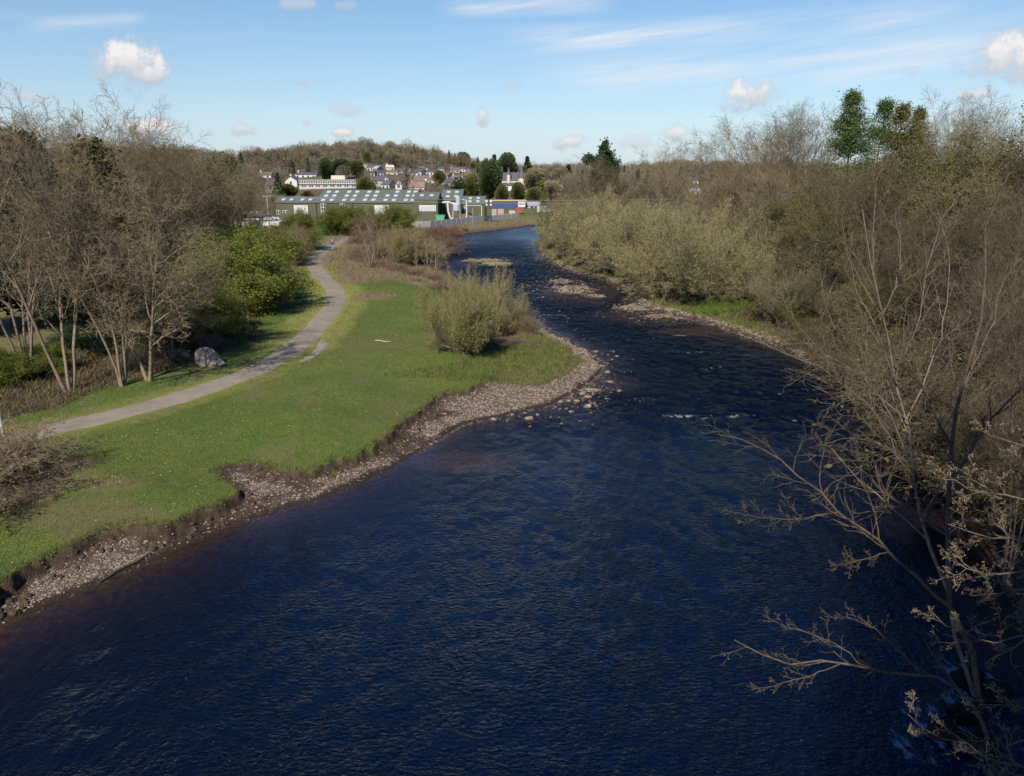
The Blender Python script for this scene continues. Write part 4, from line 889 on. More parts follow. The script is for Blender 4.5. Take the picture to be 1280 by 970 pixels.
handtree(402, [(1240,860,18),(1213,823,18),(1190,763,18.3),(1183,640,18.8),(1190,560,19),(1215,430,19.5),(1240,300,20),(1262,215,20)], .09,
    [([(1190,760,18.3),(1110,690,18.8),(1050,640,19.4),(1000,600,20),(950,555,20.6),(898,543,21)], .055), ([(1205,690,18.5),(1163,652,18.5),(1113,621,18.7),(1047,561,19)], .035), ([(1183,640,18.8),(1120,560,18),(1060,545,18),(1010,560,18)], .03),
     ([(1187,600,18.9),(1240,520,18.5),(1290,470,18)], .05), ([(1050,640,19.4),(1000,650,19.2),(955,648,19),(920,640,19)], .022), ([(1110,690,18.8),(1080,700,18.4),(1040,708,18)], .02), ([(1190,560,19),(1150,480,19),(1130,380,19.3)], .04)],
    mpd, 'dark trunked tree leaning from the boulders, its long bough reaching left over the river', skip0=True, n=(10, 6, 4), lr=(.26, .5, .5), ang=(.35, .85), up=.07, twig=.0055, wig=.12, leaves=1200, leaf=.016, jit=.01)
handtree(403, [(1262,880,16.5),(1213,858,16.5),(1150,842,16.6),(1080,832,16.8),(1010,826,17),(960,825,17.2),(918,800,17.4)], .06,
    [([(1080,832,16.8),(1040,800,17),(1000,790,17),(955,770,17.2)], .02), ([(1150,842,16.6),(1110,800,16.6),(1080,775,16.6),(1030,770,16.8)], .02), ([(1050,830,16.9),(1000,850,16.8),(940,862,16.8)], .016)],
    mpd, 'low bough growing out over the dark water at the lower right', name='bare_tree', n=(10, 5, 3), lr=(.2, .5, .5), ang=(.35, .9), up=.06, twig=.005, wig=.11, leaves=500, leaf=.02, jit=.01)
# tree with catkins growing just outside the frame; its twigs come in from the right edge
cb = []
for q in ([(1420,660,9.5),(1330,640,9.3),(1280,625,9.2),(1215,610,9.1),(1172,598,9)], [(1420,780,9.5),(1340,700,9.3),(1290,680,9.2),(1240,672,9),(1185,655,9)], [(1420,840,9.3),(1330,800,9.2),(1280,790,9.1),(1230,812,9),(1165,765,8.9)], [(1420,700,9.5),(1340,720,9.3),(1285,712,9.2),(1235,722,9.1),(1175,692,9)],
          [(1420,600,10),(1350,560,9.8),(1290,560,9.6),(1240,545,9.5)], [(1430,980,8.8),(1340,985,8.6),(1260,955,8.5),(1190,925,8.4),(1135,893,8.3)], [(1430,940,8.8),(1340,900,8.7),(1280,880,8.6),(1225,880,8.5)], [(1420,760,9.6),(1350,740,9.6),(1290,735,9.6),(1215,745,9.6)], [(1430,1010,8.7),(1330,985,8.6),(1260,965,8.6),(1205,955,8.6)]): cb.append((q, .022))
handtree(404, [(1445,1300,10),(1440,900,9.7),(1430,700,9.6),(1420,520,9.8),(1400,350,10)], .13, cb, (M['bark'], M['twig'], M['bud']), 'catkin bearing branches with tan buds coming in from the right edge of the photo', name='catkin_tree', skip0=True,
    n=(10, 5, 3), lr=(.22, .5, .5), ang=(.4, .95), up=.05, twig=.004, wig=.14, leaves=6000, leaf=.014, jit=.02, elong=3.2)
G_N = 'dark twiggy trees at the near right bank'
for i, (px, y, top, T, w_) in enumerate(((1255,25,440,ALD[1],.7),(1320,20,420,ALD[0],.8),(1200,31,470,ALD[2],.7),(1300,27,330,ALD[0],1.0),(1285,33,390,ALD[2],1.0),(1235,38,380,ALD[1],.9),(1180,46,390,ALD[2],.9),(1380,30,250,ALD[0],1.1))):
    tree_at(T, (M['bark_dark'], M['twig_dark'], M['olive']), px, y, top, 'dark twiggy tree at the near right edge behind the catkin branches', group=G_N, wide=w_, rz=i * 1.9)

# unseen evergreens added behind and beside the camera to shade the lower right
for i, (x, y, hh_, T) in enumerate(((7,-5.5,31,CON[1]),(3.5,-8,33,CON[1]),(10.5,-4.5,30,CON[1]),(14,-1.5,27,CON[1]),(18.5,2.5,25,CON[1]),(23,6,24,CON[0]),(12,-9,29,CON[0]))):
    z = 1.5; s_ = hh_ / T.h; realize(T, 'evergreen_tree', (M['bark_dark'], M['twig_dark'], M['dark']), (x, y, z), (s_ * .50, s_ * .50, s_), i * 1.7, 'tall dark evergreen added outside the frame to shade the lower right bank', 'tree', 'evergreens added out of frame for shade')

# ------------------------------------------------------------------ factory, yard and town
M['clad'] = plain('olive_cladding', (.085, .082, .045), .7, .12, .4); M['croof'] = plain('grey_green_roof', (.105, .12, .098), .6, .12, .15)
M['white'] = plain('white_paint', (.50, .49, .46), .7, .08, .5); M['skyl'] = plain('rooflight', (.44, .46, .44), .4, .06, 1)
M['glass'] = plain('window_glass', (.03, .035, .045), .15, .2, 1); M['frame'] = plain('dark_trim', (.04, .04, .03), .6, .1, 1)
M['slate'] = plain('slate', (.085, .08, .095), .7, .25, 1.5); M['redroof'] = plain('red_tile', (.22, .145, .115), .8, .2, 1.5); M['brown'] = plain('brown_tile', (.16, .115, .095), .8, .2, 1.5)
M['cream'] = plain('cream_render', (.52, .45, .33), .8, .1, .6); M['grey'] = plain('grey_render', (.30, .28, .26), .8, .15, .6); M['stonew'] = plain('stone_wall', (.26, .22, .18), .9, .3, 2)
M['brick'] = plain('red_brick', (.30, .12, .08), .9, .2, 2); M['conc'] = plain('concrete', (.50, .47, .41), .9, .2, .7, .02); M['metal'] = plain('galvanised', (.45, .47, .49), .45, .15, 1.2, 0, .4)
M['blue'] = plain('blue_panel', (.045, .075, .18), .5, .12, .5); M['yellow'] = plain('yellow_trim', (.50, .36, .10), .6, .1, 1); M['green'] = plain('green_skip', (.10, .30, .17), .5, .15, 1.5)
M['red'] = plain('red_paint', (.28, .09, .065), .5, .15, 1.5); M['orange'] = plain('orange_timber', (.28, .16, .09), .8, .3, 3); M['pinkish'] = plain('pink_block', (.50, .35, .30), .8, .15, 2); M['bluem'] = plain('pale_blue_sheet', (.30, .42, .60), .5, .15, 2)
M['tyre'] = plain('tyre', (.02, .02, .02), .8); M['wood_pole'] = plain('pole_timber', (.30, .25, .19), .9, .2, 3); M['wire'] = plain('wire', (.28, .25, .22), .6)

def roofgeo(x0, x1, y0, y1, ze, zr, over=.25, th=.14):
    """two slopes with thickness, ridge along x"""
    g = Geo(); ym = (y0 + y1) / 2
    for s, ya in ((0, y0 - over), (1, y1 + over)):
        k = (zr - ze) / (ym - y0); za = ze - k * over
        V = [(x0 - over, ya, za), (x1 + over, ya, za), (x1 + over, ym, zr), (x0 - over, ym, zr)]; V = V + [(a, b, c + th) for a, b, c in V]
        Fc = [(0,1,2,3),(7,6,5,4),(0,4,5,1),(1,5,6,2),(2,6,7,3),(3,7,4,0)]
        if s == 0: Fc = [f[::-1] for f in Fc]
        g.add(V, Fc)
    return g
def gablewall(x0, x1, y0, y1, z0, ze, zr):
    g = Geo(); ym = (y0 + y1) / 2; V = []
    for x in (x0, x1): V += [(x, y0, z0), (x, y1, z0), (x, y1, ze), (x, ym, zr), (x, y0, ze)]
    g.add(V, [(0,1,6,5)[::-1], (1,2,7,6)[::-1], (4,0,5,9)[::-1]]); g.add(V, [(0,1,2,3,4)[::-1], (5,6,7,8,9)]); return g
def XM(px, y, z): return (px - CX) / F * (y * cT + (CAMZ - z) * sT)
def ZM(py, y):
    v = (CY - py) / F; t = y / (cT + v * sT); return CAMZ - t * (sT - v * cT)

fx = empty('factory', (-45, 235, 2.0), 0, 'long olive green factory with a grey green roof and rows of rooflights beyond the hedge', 'factory')
O = np.array([-45, 235, 2.0])
def fpart(g, name, m, parent=fx, label=None):
    for v in g.V: v -= O.astype(np.float32)
    o = g.build(name, m, parent)
    if label: o['label'] = label
    return o
roofs = {}
for key, (x0, x1, y0, y1, ze, zr) in dict(a=(-70.8, -58.45, 235.1, 247, 7.5, 8.9), b=(-58.4, -29.05, 235, 259, 7.5, 10.9), c=(-29, -22, 233.8, 246, 8.6, 10.3), d=(-21.9, -15.6, 243, 263, 7.9, 11.0)).items():
    fpart(gablewall(x0, x1, y0, y1, 1.5, ze, zr), 'wall', M['clad']); roofs[key] = (fpart(roofgeo(x0, x1, y0, y1, ze + .01, zr + .01), 'roof', M['croof']), x0, x1, y0, y1, ze, zr)
def skylight(key, x, t, w=1.15, l=.16):
    ro, x0, x1, y0, y1, ze, zr = roofs[key]; ym = (y0 + y1) / 2; q = []
    for tt in (t - l / 2, t + l / 2): yy = y0 + (ym - y0) * tt; zz = ze + (zr - ze) * tt + .19; q.append((yy, zz))
    V = [(x, q[0][0], q[0][1]), (x + w, q[0][0], q[0][1]), (x + w, q[1][0], q[1][1]), (x, q[1][0], q[1][1])]; V += [(a, b, c - .08) for a, b, c in V]
    g = Geo(); g.add(V, [(0,1,2,3),(7,6,5,4),(4,5,1,0),(5,6,2,1),(6,7,3,2),(7,4,0,3)]); fpart(g, 'skylight', M['skyl'], ro)
for x in (-69.3, -66.9, -63.6, -61.2): skylight('a', x, .5, 1.0, .34)
for i, x in enumerate((-57.2, -54.7, -50.9, -48.4, -44.7, -42.2, -38.5, -36.0, -32.4, -30.4)):
    for t in (.18, .52, .84):
        if t < .8 or i != 6: skylight('b', x, t)
for x in (-27.5, -24.6): skylight('c', x, .5, 1.1, .28)
for x in (-20.6, -18): skylight('d', x, .35); skylight('d', x, .75)
def panelbox(px0, px1, py0, py1, y, m, name, parent, dy=.12):
    a, b = XM(px0, y, 6), XM(px1, y, 6); zt_, zb_ = ZM(py0, y), ZM(py1, y); g = Geo(); g.box(((a + b) / 2, y - dy / 2, (zt_ + zb_) / 2), (b - a, dy, zt_ - zb_)); return fpart(g, name, m, parent)
for a in ((367.5,385,256.5,268),(468,486,256.5,268),(524,545,256.5,264)): 
    dd_ = panelbox(*a, 234.98 if a[0] < 520 else 233.78, M['white'], 'door', fx); 
for k in range(5): panelbox(525 + k * 4, 527.6 + k * 4, 258, 262.5, 233.62, M['metal'], 'door_panel', dd_, .06)
for (a, b, c, d) in ((401,407.5,254.5,268),(425,431,254.3,259),(345,350,263,268),(353,360,263,266.5)):
    wn = panelbox(a, b, c, d, 234.97, M['white'], 'window', fx, .08); n_ = 2
    for i in range(n_):
        rows_ = 3 if d - c > 8 else 1
        for j in range(rows_):
            w_ = (b - a) / n_; h_ = (d - c) / rows_; panelbox(a + w_ * i + .5, a + w_ * (i + 1) - .5, c + h_ * j + .5, c + h_ * (j + 1) - .5, 234.88, M['glass'], 'pane', wn, .03)
g = Geo()
for px in (342.6, 395.5, 430, 441, 519): g.tube([(XM(px, 234.8, 6), 234.8, 2), (XM(px, 234.8, 6), 234.8, 7.45)], .09, 6)
fpart(g, 'downpipe', M['frame'])
# shed at the right end of the works
sh = empty('works_shed', (-12, 240, 2), 0, 'small olive shed with four rooflights at the right end of the factory', 'shed'); O = np.array([-12, 240, 2.])
fpart(gablewall(-14.9, -8.3, 238, 250, 1.5, 7.0, 9.1), 'wall', M['clad'], sh); r_ = fpart(roofgeo(-14.9, -8.3, 238, 250, 7.01, 9.11), 'roof', M['croof'], sh); roofs['e'] = (r_, -14.9, -8.3, 238, 250, 7.0, 9.1)
for x in (-13.2, -10.8):
    for t in (.3, .72): skylight('e', x, t, .9, .2)
g = Geo(); g.box((-11.7, 237.94, 4.2), (4.6, .1, 4.6)); fpart(g, 'door', M['clad'], sh, 'olive roller door')
g = Geo(); g.box((-14.2, 237.93, 4.3), (.2, .12, 4.9)); g.box((-9.2, 237.93, 4.3), (.2, .12, 4.9)); g.box((-11.7, 237.93, 6.62), (5.2, .12, .18)); fpart(g, 'door_frame', M['white'], sh)
# dust extractor
ex = empty('dust_extractor', (-16.6, 233, 2), 0, 'grey dust extraction hopper with ducts and legs beside the factory gable', 'hopper'); O = np.array([-16.6, 233, 2.])
g = Geo(); g.tube([(-16.4,233,4.2),(-16.4,233,4.6),(-16.4,233,5.3),(-16.4,233,7.0),(-16.4,233,7.3)], [.3,.6,1.15,1.15,.9], 16); fpart(g, 'hopper', M['metal'], ex)
g = Geo(); g.tube([(-15.9,233.6,7.0),(-15.9,233.6,9.0)], .75, 14); g.tube([(-15.9,233.6,9.0),(-15.9,233.6,9.5)], [.75,.2], 14); fpart(g, 'cyclone', M['metal'], ex)
for dx, dy in ((-1.1,-1.1),(1.1,-1.1),(1.1,1.1),(-1.1,1.1)): g = Geo(); g.tube([(-16.4+dx,233+dy,1.8),(-16.4+dx*.9,233+dy*.9,5.6)], .09, 6); fpart(g, 'leg', M['metal'], ex)
g = Geo(); g.tube([(-20.5,232.6,7.6),(-18.6,232.6,7.7),(-17.5,232.8,7.3),(-16.4,233,7.1)], .3, 10); g.tube([(-18.9,232.3,7.6),(-18.8,232.2,5),(-18.2,232.1,3.2),(-17.2,232.2,2.7)], .25, 10); g.tube([(-13.4,233,2),(-13.4,233,8.2),(-14.6,233.4,8.4)], .2, 8); fpart(g, 'duct', M['white'], ex)
# fans on posts right of the shed
fn_ = empty('extractor_fans', (-7, 237, 2), 0, 'pale round ventilation cowls on dark pipes beside the small olive shed', 'vent'); O = np.array([-7., 237, 2.])
for dx in (-.6, .7):
    g = Geo(); g.tube([(-7+dx,237,2),(-7+dx,237,7.6)], .14, 8); fpart(g, 'pipe', M['frame'], fn_); g = Geo(); g.tube([(-7+dx,237,7.4),(-7+dx,237,7.8),(-7+dx,237,8.3)], [.3,.5,.25], 10); g.tube([(-7+dx,236.8,6.4),(-7+dx,236.8,6.8),(-7+dx,236.8,7.1)], [.25,.42,.2], 10); fpart(g, 'cowl', M['white'], fn_)
# skip, stacks, containers in the yard
def skip(name, px, py, y, w_, m, label):
    x, z = XM(px, y, 3), H(XM(px, y, 3), y); h = 1.7; g = Geo()
    V = [(-w_*.36,-.8,0),(w_*.36,-.8,0),(w_*.36,.8,0),(-w_*.36,.8,0),(-w_/2,-.95,h),(w_/2,-.95,h),(w_/2,.95,h),(-w_/2,.95,h)]; g.add(V, [(3,2,1,0),(0,1,5,4),(1,2,6,5),(2,3,7,6),(3,0,4,7)]); g.add([(a*.92,b*.92,c*.8+.1) for a,b,c in V], [(4,5,6,7)])
    e = empty(name, (x, y, z + .35), 0, label, 'skip'); g.build('body', m, e)
    g = Geo(); g.box((0,-.97,h),(w_,.1,.12)); g.box((0,.97,h),(w_,.1,.12)); g.box((w_/2,0,h),(.1,1.9,.12)); g.box((-w_/2,0,h),(.1,1.9,.12)); g.build('rim', m, e)
skip('skip', 550.5, 268, 229, 2.7, M['green'], 'bright green skip against the factory gable'); skip('skip', 649, 261, 282, 2.6, M['red'], 'red skip in the yard in front of the blue building')
for i, (px, y, n_, m, lab) in enumerate(((580,234,4,'orange','orange brown timber pallets stacked before the small shed'),(586,234.5,3,'orange','lower stack of orange pallets beside the taller stack'),(617,262,5,'pinkish','pale pink stack of blocks at the right of the yard'),(626,264,5,'pinkish','pale pink block stack next to the blue building, second from the shed'),(640,266,4,'conc','pale grey block stack behind the concrete wall near its right end'),(597,240,3,'conc','grey stack of slabs before the small shed door'))):
    x = XM(px, y, 3); g = Geo()
    for k in range(n_):
        for b_ in range(4): g.box((-.75 + b_ * .5 + (k % 2) * .03, 0, .25 + k * .5), (.44, 1.4, .30))
        g.box((0, 0, .46 + k * .5), (2.0, 1.45, .08))
    o = g.build('pallet_stack', M[m], loc=(x, y, H(x, y))); tag(o, lab, 'stack')
# blue building with sign
bb = empty('blue_warehouse', (0, 300, 2), 0, 'low blue warehouse with a yellow roof edge and a white sign panel', 'warehouse'); O = np.array([0, 300, 2.])
bx0, bx1 = XM(616, 300, 5), XM(657, 300, 5)
g = Geo(); g.box(((bx0+bx1)/2, 306, 3.8), (bx1-bx0, 12, 5.0)); fpart(g, 'wall', M['blue'], bb)
g = Geo(); g.box(((bx0+bx1)/2, 306, 6.42), (bx1-bx0+.4, 12.4, .24)); fpart(g, 'roof', M['metal'], bb); g = Geo(); g.box(((bx0+bx1)/2, 299.68, 6.42), (bx1-bx0+.5, .12, .38)); fpart(g, 'fascia', M['yellow'], bb)
for k in range(9): g = Geo(); x_ = bx0 + (bx1 - bx0) * (k + .5) / 11.; g.box((x_, 299.96, 4.4), (.12, .1, 3.2)); fpart(g, 'panel_rib', M['frame'], bb)
g = Geo(); g.box((bx1 - 1.5, 299.9, 5.1), (2.7, .14, 2.1)); sg = fpart(g, 'sign_panel', M['white'], bb)
for k, w_ in enumerate((.30,.42,.26,.38,.30)): g = Geo(); g.box((bx1 - 2.35 + k * .43, 299.8, 5.15 + .05 * (k % 2)), (w_ * .8, .05, .42)); fpart(g, 'lettering', M['frame'], sg)
# grey shed and parked vehicles right of it
gs = empty('grey_shed', (9, 300, 2), 0, 'small grey shed with two dark openings right of the blue warehouse', 'shed'); O = np.array([9., 300, 2.]); gx0, gx1 = XM(659, 302, 4), XM(675, 302, 4)
fpart(gablewall(gx0, gx1, 302, 309, 1.5, 4.6, 5.8), 'wall', M['grey'], gs); fpart(roofgeo(gx0, gx1, 302, 309, 4.61, 5.81), 'roof', M['metal'], gs)
for px in (665, 670): g = Geo(); x_ = XM(px, 302, 4); g.box((x_, 301.96, 3.3), (1.0, .1, 1.8)); fpart(g, 'opening', M['glass'], gs)
def vehicle(x, y, z, rz, L, W_, Hh, van, m, label, cat):
    e = empty('parked_' + cat, (x, y, z), rz, label, cat); g = Geo()
    if van: prof = [(-L/2,.35),(L/2,.35),(L/2,Hh*.5),(L*.36,Hh*.62),(L*.27,Hh),(-L/2,Hh)]
    else: prof = [(-L/2,.35),(L/2,.35),(L/2,Hh*.55),(L*.2,Hh*.65),(L*.08,Hh),(-L*.3,Hh),(-L*.42,Hh*.65),(-L/2,Hh*.6)]
    n_ = len(prof); V = [(a, -W_/2, b) for a, b in prof] + [(a, W_/2, b) for a, b in prof]; g.add(V, [(i, (i+1)%n_, (i+1)%n_+n_, i+n_) for i in range(n_)]); g.add(V, [tuple(range(n_))[::-1], tuple(range(n_, 2*n_))]); g.build('body', m, e)
    g = Geo(); zc = Hh * .78; xs = (L*.1, L*.28) if van else (-L*.3, L*.12); g.box(((xs[0]+xs[1])/2, 0, zc), (xs[1]-xs[0]-.1, W_+.02, Hh*.22)); g.build('window', M['glass'], e)
    for sx in (-1, 1):
        for sy in (-1, 1): g = Geo(); g.tube([(sx*L*.32, sy*(W_/2-.12), .32), (sx*L*.32, sy*(W_/2+.03), .32)], .32, 12); g.build('wheel', M['tyre'], e)
for i, (px, y, van, m, rz, lab) in enumerate(((680,285,True,'white',.1,'white van parked right of the grey shed near the river bend'),(688,288,False,'grey',.2,'grey car parked behind the white van near the river bend'),
        (313,214,True,'white',.0,'white van parked behind the blue framed shed, left of the pole'),(321,216,True,'white',.15,'taller white van beside the pole, right of the other van'),(331,215,False,'metal',0,'silver car parked between the vans and the utility pole'),(340,217,False,'metal',.1,'silver car parked just right of the utility pole'))):
    x = XM(px, y, 3); z = H(x, y) + (0 if px > 600 else 1.0)
    vehicle(x, y, z, rz, 5.2 if van else 4.3, 1.9, 2.5 if van else 1.5, van, M[m], lab, 'van' if van else 'car')
# parking ground for those vehicles
x0_, x1_ = XM(300, 214, 3), XM(345, 214, 3); zz_ = max(H(x0_, 214), H(x1_, 214)); g = Geo(); g.box(((x0_+x1_)/2, 216, zz_ + .35), (x1_-x0_+4, 12, 1.3)); o = g.build('car_park', M['conc']); tag(o, kind='structure')
# concrete panel wall round the yard
wl = empty('concrete_wall', (0, 240, 2), 0, 'long pale concrete panel wall between the works yard and the river', 'wall'); O = np.array([0., 240, 2.])
wp = [G(505, 286, 2.0), G(536, 284, 2.0), G(562, 281, 2.0), G(600, 276.5, 2.0), G(649, 271.5, 2.0)]; wpt, _ = resample(np.array(wp)[:, :2], 23)
for i in range(22):
    a, b = wpt[i], wpt[i + 1]; c = (a + b) / 2; l = np.linalg.norm(b - a); an = math.atan2(b[1] - a[1], b[0] - a[0]); hh_ = 1.9 - .5 * i / 22; z = min(H(*a), H(*b)); g = Geo(); g.box((c[0], c[1], z + hh_ / 2 - .1), (l - .2, .16, hh_ + .2), rz=an); fpart(g, 'panel', M['conc'], wl)
    g = Geo(); g.box((a[0], a[1], z + hh_ / 2), (.18, .24, hh_ + .12), rz=an); fpart(g, 'post', M['conc'], wl)
o = empty('sign_post', (XM(591, 226, 3), 226, H(XM(591, 226, 3), 226)), 0, 'thin tall post standing before the concrete wall', 'post'); g = Geo(); g.tube([(0,0,0),(0,0,4.6)], .07, 6); g.build('post', M['metal'], o)
# open steel shed with blue panels at the left
cs = empty('steel_canopy', (-58, 150, 2), 0, 'open flat roofed steel canopy with blue panels behind the hedge at the left', 'canopy'); O = np.array([-58., 150, 2.])
xa, xb = XM(264, 150, 6), XM(330, 150, 6); zr0 = ZM(270.5, 150)
g = Geo(); g.box(((xa+xb)/2, 153, zr0), (xb-xa, 7, .28)); fpart(g, 'roof', M['metal'], cs); g = Geo(); g.box(((xa+xb)/2, 149.4, zr0 - .2), (xb-xa+.1, .12, .25)); fpart(g, 'fascia', M['frame'], cs)
for t in (0.02, .2, .33, .55, .75, .98): g = Geo(); x_ = xa + (xb-xa)*t; g.tube([(x_,149.8,1.5),(x_,149.8,zr0-.1)], .09, 6); fpart(g, 'post', M['metal'], cs)
g = Geo(); g.tube([(xa+(xb-xa)*.40,149.7,3.4),(xa+(xb-xa)*.545,149.7,zr0-.3)], .08, 6); g.tube([(xa+(xb-xa)*.88,149.7,4.2),(xa+(xb-xa)*.74,149.7,zr0-.3)], .08, 6); fpart(g, 'brace', M['metal'], cs)
for t, w_, zc in ((.47,1.5,3.9),(.82,2.2,5.5),(.08,.9,4.2)): g = Geo(); g.box((xa+(xb-xa)*t,150.4,zc),(w_,.1,1.6)); fpart(g, 'panel', M['bluem'], cs)
# utility poles and wires
def pole(px, y, ztop, label):
    x = XM(px, y, 6); z = H(x, y); e = empty('utility_pole', (x, y, z), .05, label, 'utility pole'); h = ztop - z
    g = Geo(); g.tube([(0,0,-.3),(0,0,h)], [.17,.12], 10); g.build('post', M['wood_pole'], e); g = Geo(); g.box((0,-.1,h-.35),(1.7,.12,.14)); ca = g.build('crossarm', M['wood_pole'], e)
    for dx in (-.75, 0, .75): g = Geo(); g.tube([(dx,-.1,h-.28),(dx,-.1,h-.1)], .05, 6); g.build('insulator', M['white'], ca)
    return np.array([x, y, ztop - .1])
A_ = pole(336, 162, 11.1, 'pale timber utility pole with a crossarm, in front of the left end of the factory'); B_ = pole(1012, 150, 11.2, 'utility pole almost hidden among the bare trees of the right bank'); C_ = pole(215, 150, 10.4, 'utility pole hidden in the wood at the left')
def wire(a, b, sag, off, lab):
    g = Geo(); t = np.linspace(0, 1, 30); P = a[None] * (1 - t[:, None]) + b[None] * t[:, None]; P[:, 2] -= sag * 4 * t * (1 - t); P[:, 1] += off * 1.5; P[:, 0] += off; g.tube(P, .028, 5); o = g.build('wire', M['wire']); tag(o, lab, 'wire')
wire(A_, B_, .9, -.5, 'upper overhead wire crossing the river from the timber pole'); wire(A_ + [0, 0, -.3], B_ + [0, 0, -.5], 1.1, .5, 'lower overhead wire crossing the river from the timber pole'); wire(C_, A_, .3, -.4, 'overhead wire running left from the timber pole into the wood')

# houses of the town
def house(px, py, wpx, hpx, rpx, wall, roof, label, rz=0., depth=7., chim=1, name='house', win=True, cat='house', group=None, gable=False):
    p = at(px, py); dep = p[1] * cT + (CAMZ - p[2]) * sT; k = dep / F; w_, h, r_ = wpx * k, hpx * k, max(rpx * k, .6); e = empty(name, tuple(p), rz, label, cat, group)
    if gable: w_, depth = depth, w_; rz_ = PI / 2; e.rotation_euler[2] = rz + PI / 2
    g = gablewall(-w_/2, w_/2, -depth/2, depth/2, -2.5, h, h + r_); g.build('wall', wall, e)
    ro = roofgeo(-w_/2, w_/2, -depth/2, depth/2, h + .02, h + r_ + .02, .35, .2).build('roof', roof, e)
    for c in range(chim): g = Geo(); x_ = (-.5 + c) * w_ * .86 + (.0 if c else .35); g.box((x_, 0, h + r_ + .5), (.8, .7, 1.6)); g.build('chimney', wall, ro)
    if win and not gable:
        n_ = max(2, int(w_ / 3)); 
        for i in range(n_):
            for j in range(2 if h > 4.5 else 1): g = Geo(); g.box((-w_/2 + (i + .5) * w_ / n_, -depth/2 - .02, h - 1.3 - j * 2.6), (1.1, .08, 1.2)); g.build('window', M['glass'], e)
    elif win:
        for j in range(2 if h > 4.5 else 1): g = Geo(); g.box((-w_/2 - .02, 0, h - 1.1 - j * 2.6), (.08, 1.1, 1.2)); g.build('window', M['glass'], e)
    return e
HS = [(297,213,7,3,2,'white','grey','small white house highest at the left of the town',0,0),(306,219,9,3,3,'white','slate','house with a purple slate roof below the highest white house at the left',.2,0),(333,222,16,2.5,3,'white','brown','long low white house with a brown roof left of the grey stone house',0,0),
      (339,241,10,9,6,'stonew','slate','tall stone house with a slate roof behind the utility pole',.5,0),(367,233,15,7,5,'white','slate','white gabled hall at the left end of the long school block',0,1),(384,221,26,2.5,2.5,'white','slate','long slate roofed terrace behind the white gabled hall',0,0),
      (418,211,9,4,4,'white','slate','white house with a slate roof high on the hillside above the school',.2,0),(430,208,4,4,2,'white','slate','narrow white gabled house beside the hillside slate roofed house',0,1),(441,210,4,2,1.5,'white','white','tiny white roofed house in the trees right of the hillside pair',0,0),(456,211,7,2.5,1.5,'white','grey','small white house in the trees above the end of the school',0,0),(402,205,4,2.5,1.5,'white','white','small white building high in the woods above the school',.3,0),
      (487,212,9,2.5,2.5,'white','white','white roofed house high at the right foot of the hill',.3,0),(491,218,14,2.5,2,'cream','brown','row with a brown roof just below the white roofed house',0,0),(475,233,17,7,5,'grey','slate','slate roofed terrace directly above the factory roof',.15,0),(486,235,10,4,5,'white','slate','slate roofed house overlapping the end of the terrace above the factory',-.3,0),
      (500,236,8,6,5,'white','slate','bright white gabled house above the factory roof',0,1),(522,236,19,2,6,'pinkish','redroof','long house with a faded pink roof above the factory',0,0),(509,226,10,3,3,'grey','brown','brown roofed house behind the white gable',.2,0),(529,226,20,3,3,'white','brown','wide brown roofed white house behind the pink roof',0,0),
      (545,229,18,4,3,'white','brown','long brown roofed house right of the pink roof',0,0),(560,232,12,4,4,'grey','slate','grey house with a slate roof before the olive conifer',.3,0),(572,226,14,3,3,'cream','brown','cream house with a brown roof left of the golden green tree',-.2,0),(575,238,12,4,3,'pinkish','redroof','red roofed house right above the end of the factory',0,0),
      (602,238,8,9,4,'white','slate','tall white block left of the big dark evergreen',0,0),(604,244,10,4,4,'pinkish','redroof','pinkish red roofed house below the tall white block',0,0),(596,225,10,3,3,'stonew','slate','slate roofed house behind the tall white block',.2,0),(634,238,22,6,3,'white','slate','white building in front of the turreted hotel',0,0),
      (657,243,12,5,3,'white','brown','white house half hidden right below the turreted hotel',.2,0),(552,219,9,2.5,2,'cream','brown','small cream house beside the right hand golden conifer',0,0),(537,218,9,2.5,2,'white','slate','small white house up the slope right of the golden conifer',.1,0),(690,232,8,3,2,'white','slate','small white house among the trees right of the hotel',0,0),
      (865,243,14,4,3,'white','white','white roofed building glimpsed between the bare trees of the right bank',.2,0),(985,250,34,5,2.5,'white','grey','long pale roofed building glimpsed behind the great bare tree',0,0),(866,229,10,3,3,'cream','slate','cream house glimpsed above the willows on the right',0,0),(444,213,5,2,2,'white','brown','tiny white cottage under the trees above the school flat roof',0,0),
      (465,219,8,2.5,2,'grey','slate','grey cottage between the school and the white roofed house',0,0),(516,219,10,2.5,2,'grey','slate','grey slate roofed cottage below the hill wood, left of the second golden conifer',0,0),(590,232,9,4,3,'white','brown','white house just left of the golden green tree',0,0)]
for px, py, w_, h, r_, wm, rm, lab, rz, gb in HS: house(px, py, w_, h, r_, M[wm], M[rm], lab, rz, 8. if not gb else 10., 1 if w_ > 8 else 0, gable=bool(gb))
rgh = np.random.default_rng(12)
for i in range(85):
    px = rgh.uniform(455, 625); py = rgh.uniform(213, 236)
    if any(abs(px - h_[0]) < (h_[2] + 6) / 2 and abs(py - h_[1]) < 4 for h_ in HS): continue
    HS.append((px, py, 9, 3, 3)); house(px, py, rgh.uniform(6, 12), rgh.uniform(2, 3.5), rgh.uniform(2, 3), M[('white','cream','grey','stonew')[i % 4]], M[('slate','brown','slate','grey')[(i // 2) % 4]], 'small muted house with a pitched roof among the trees of the town', rgh.uniform(-.6, .6), 7., i % 2, group='small houses scattered through the town')
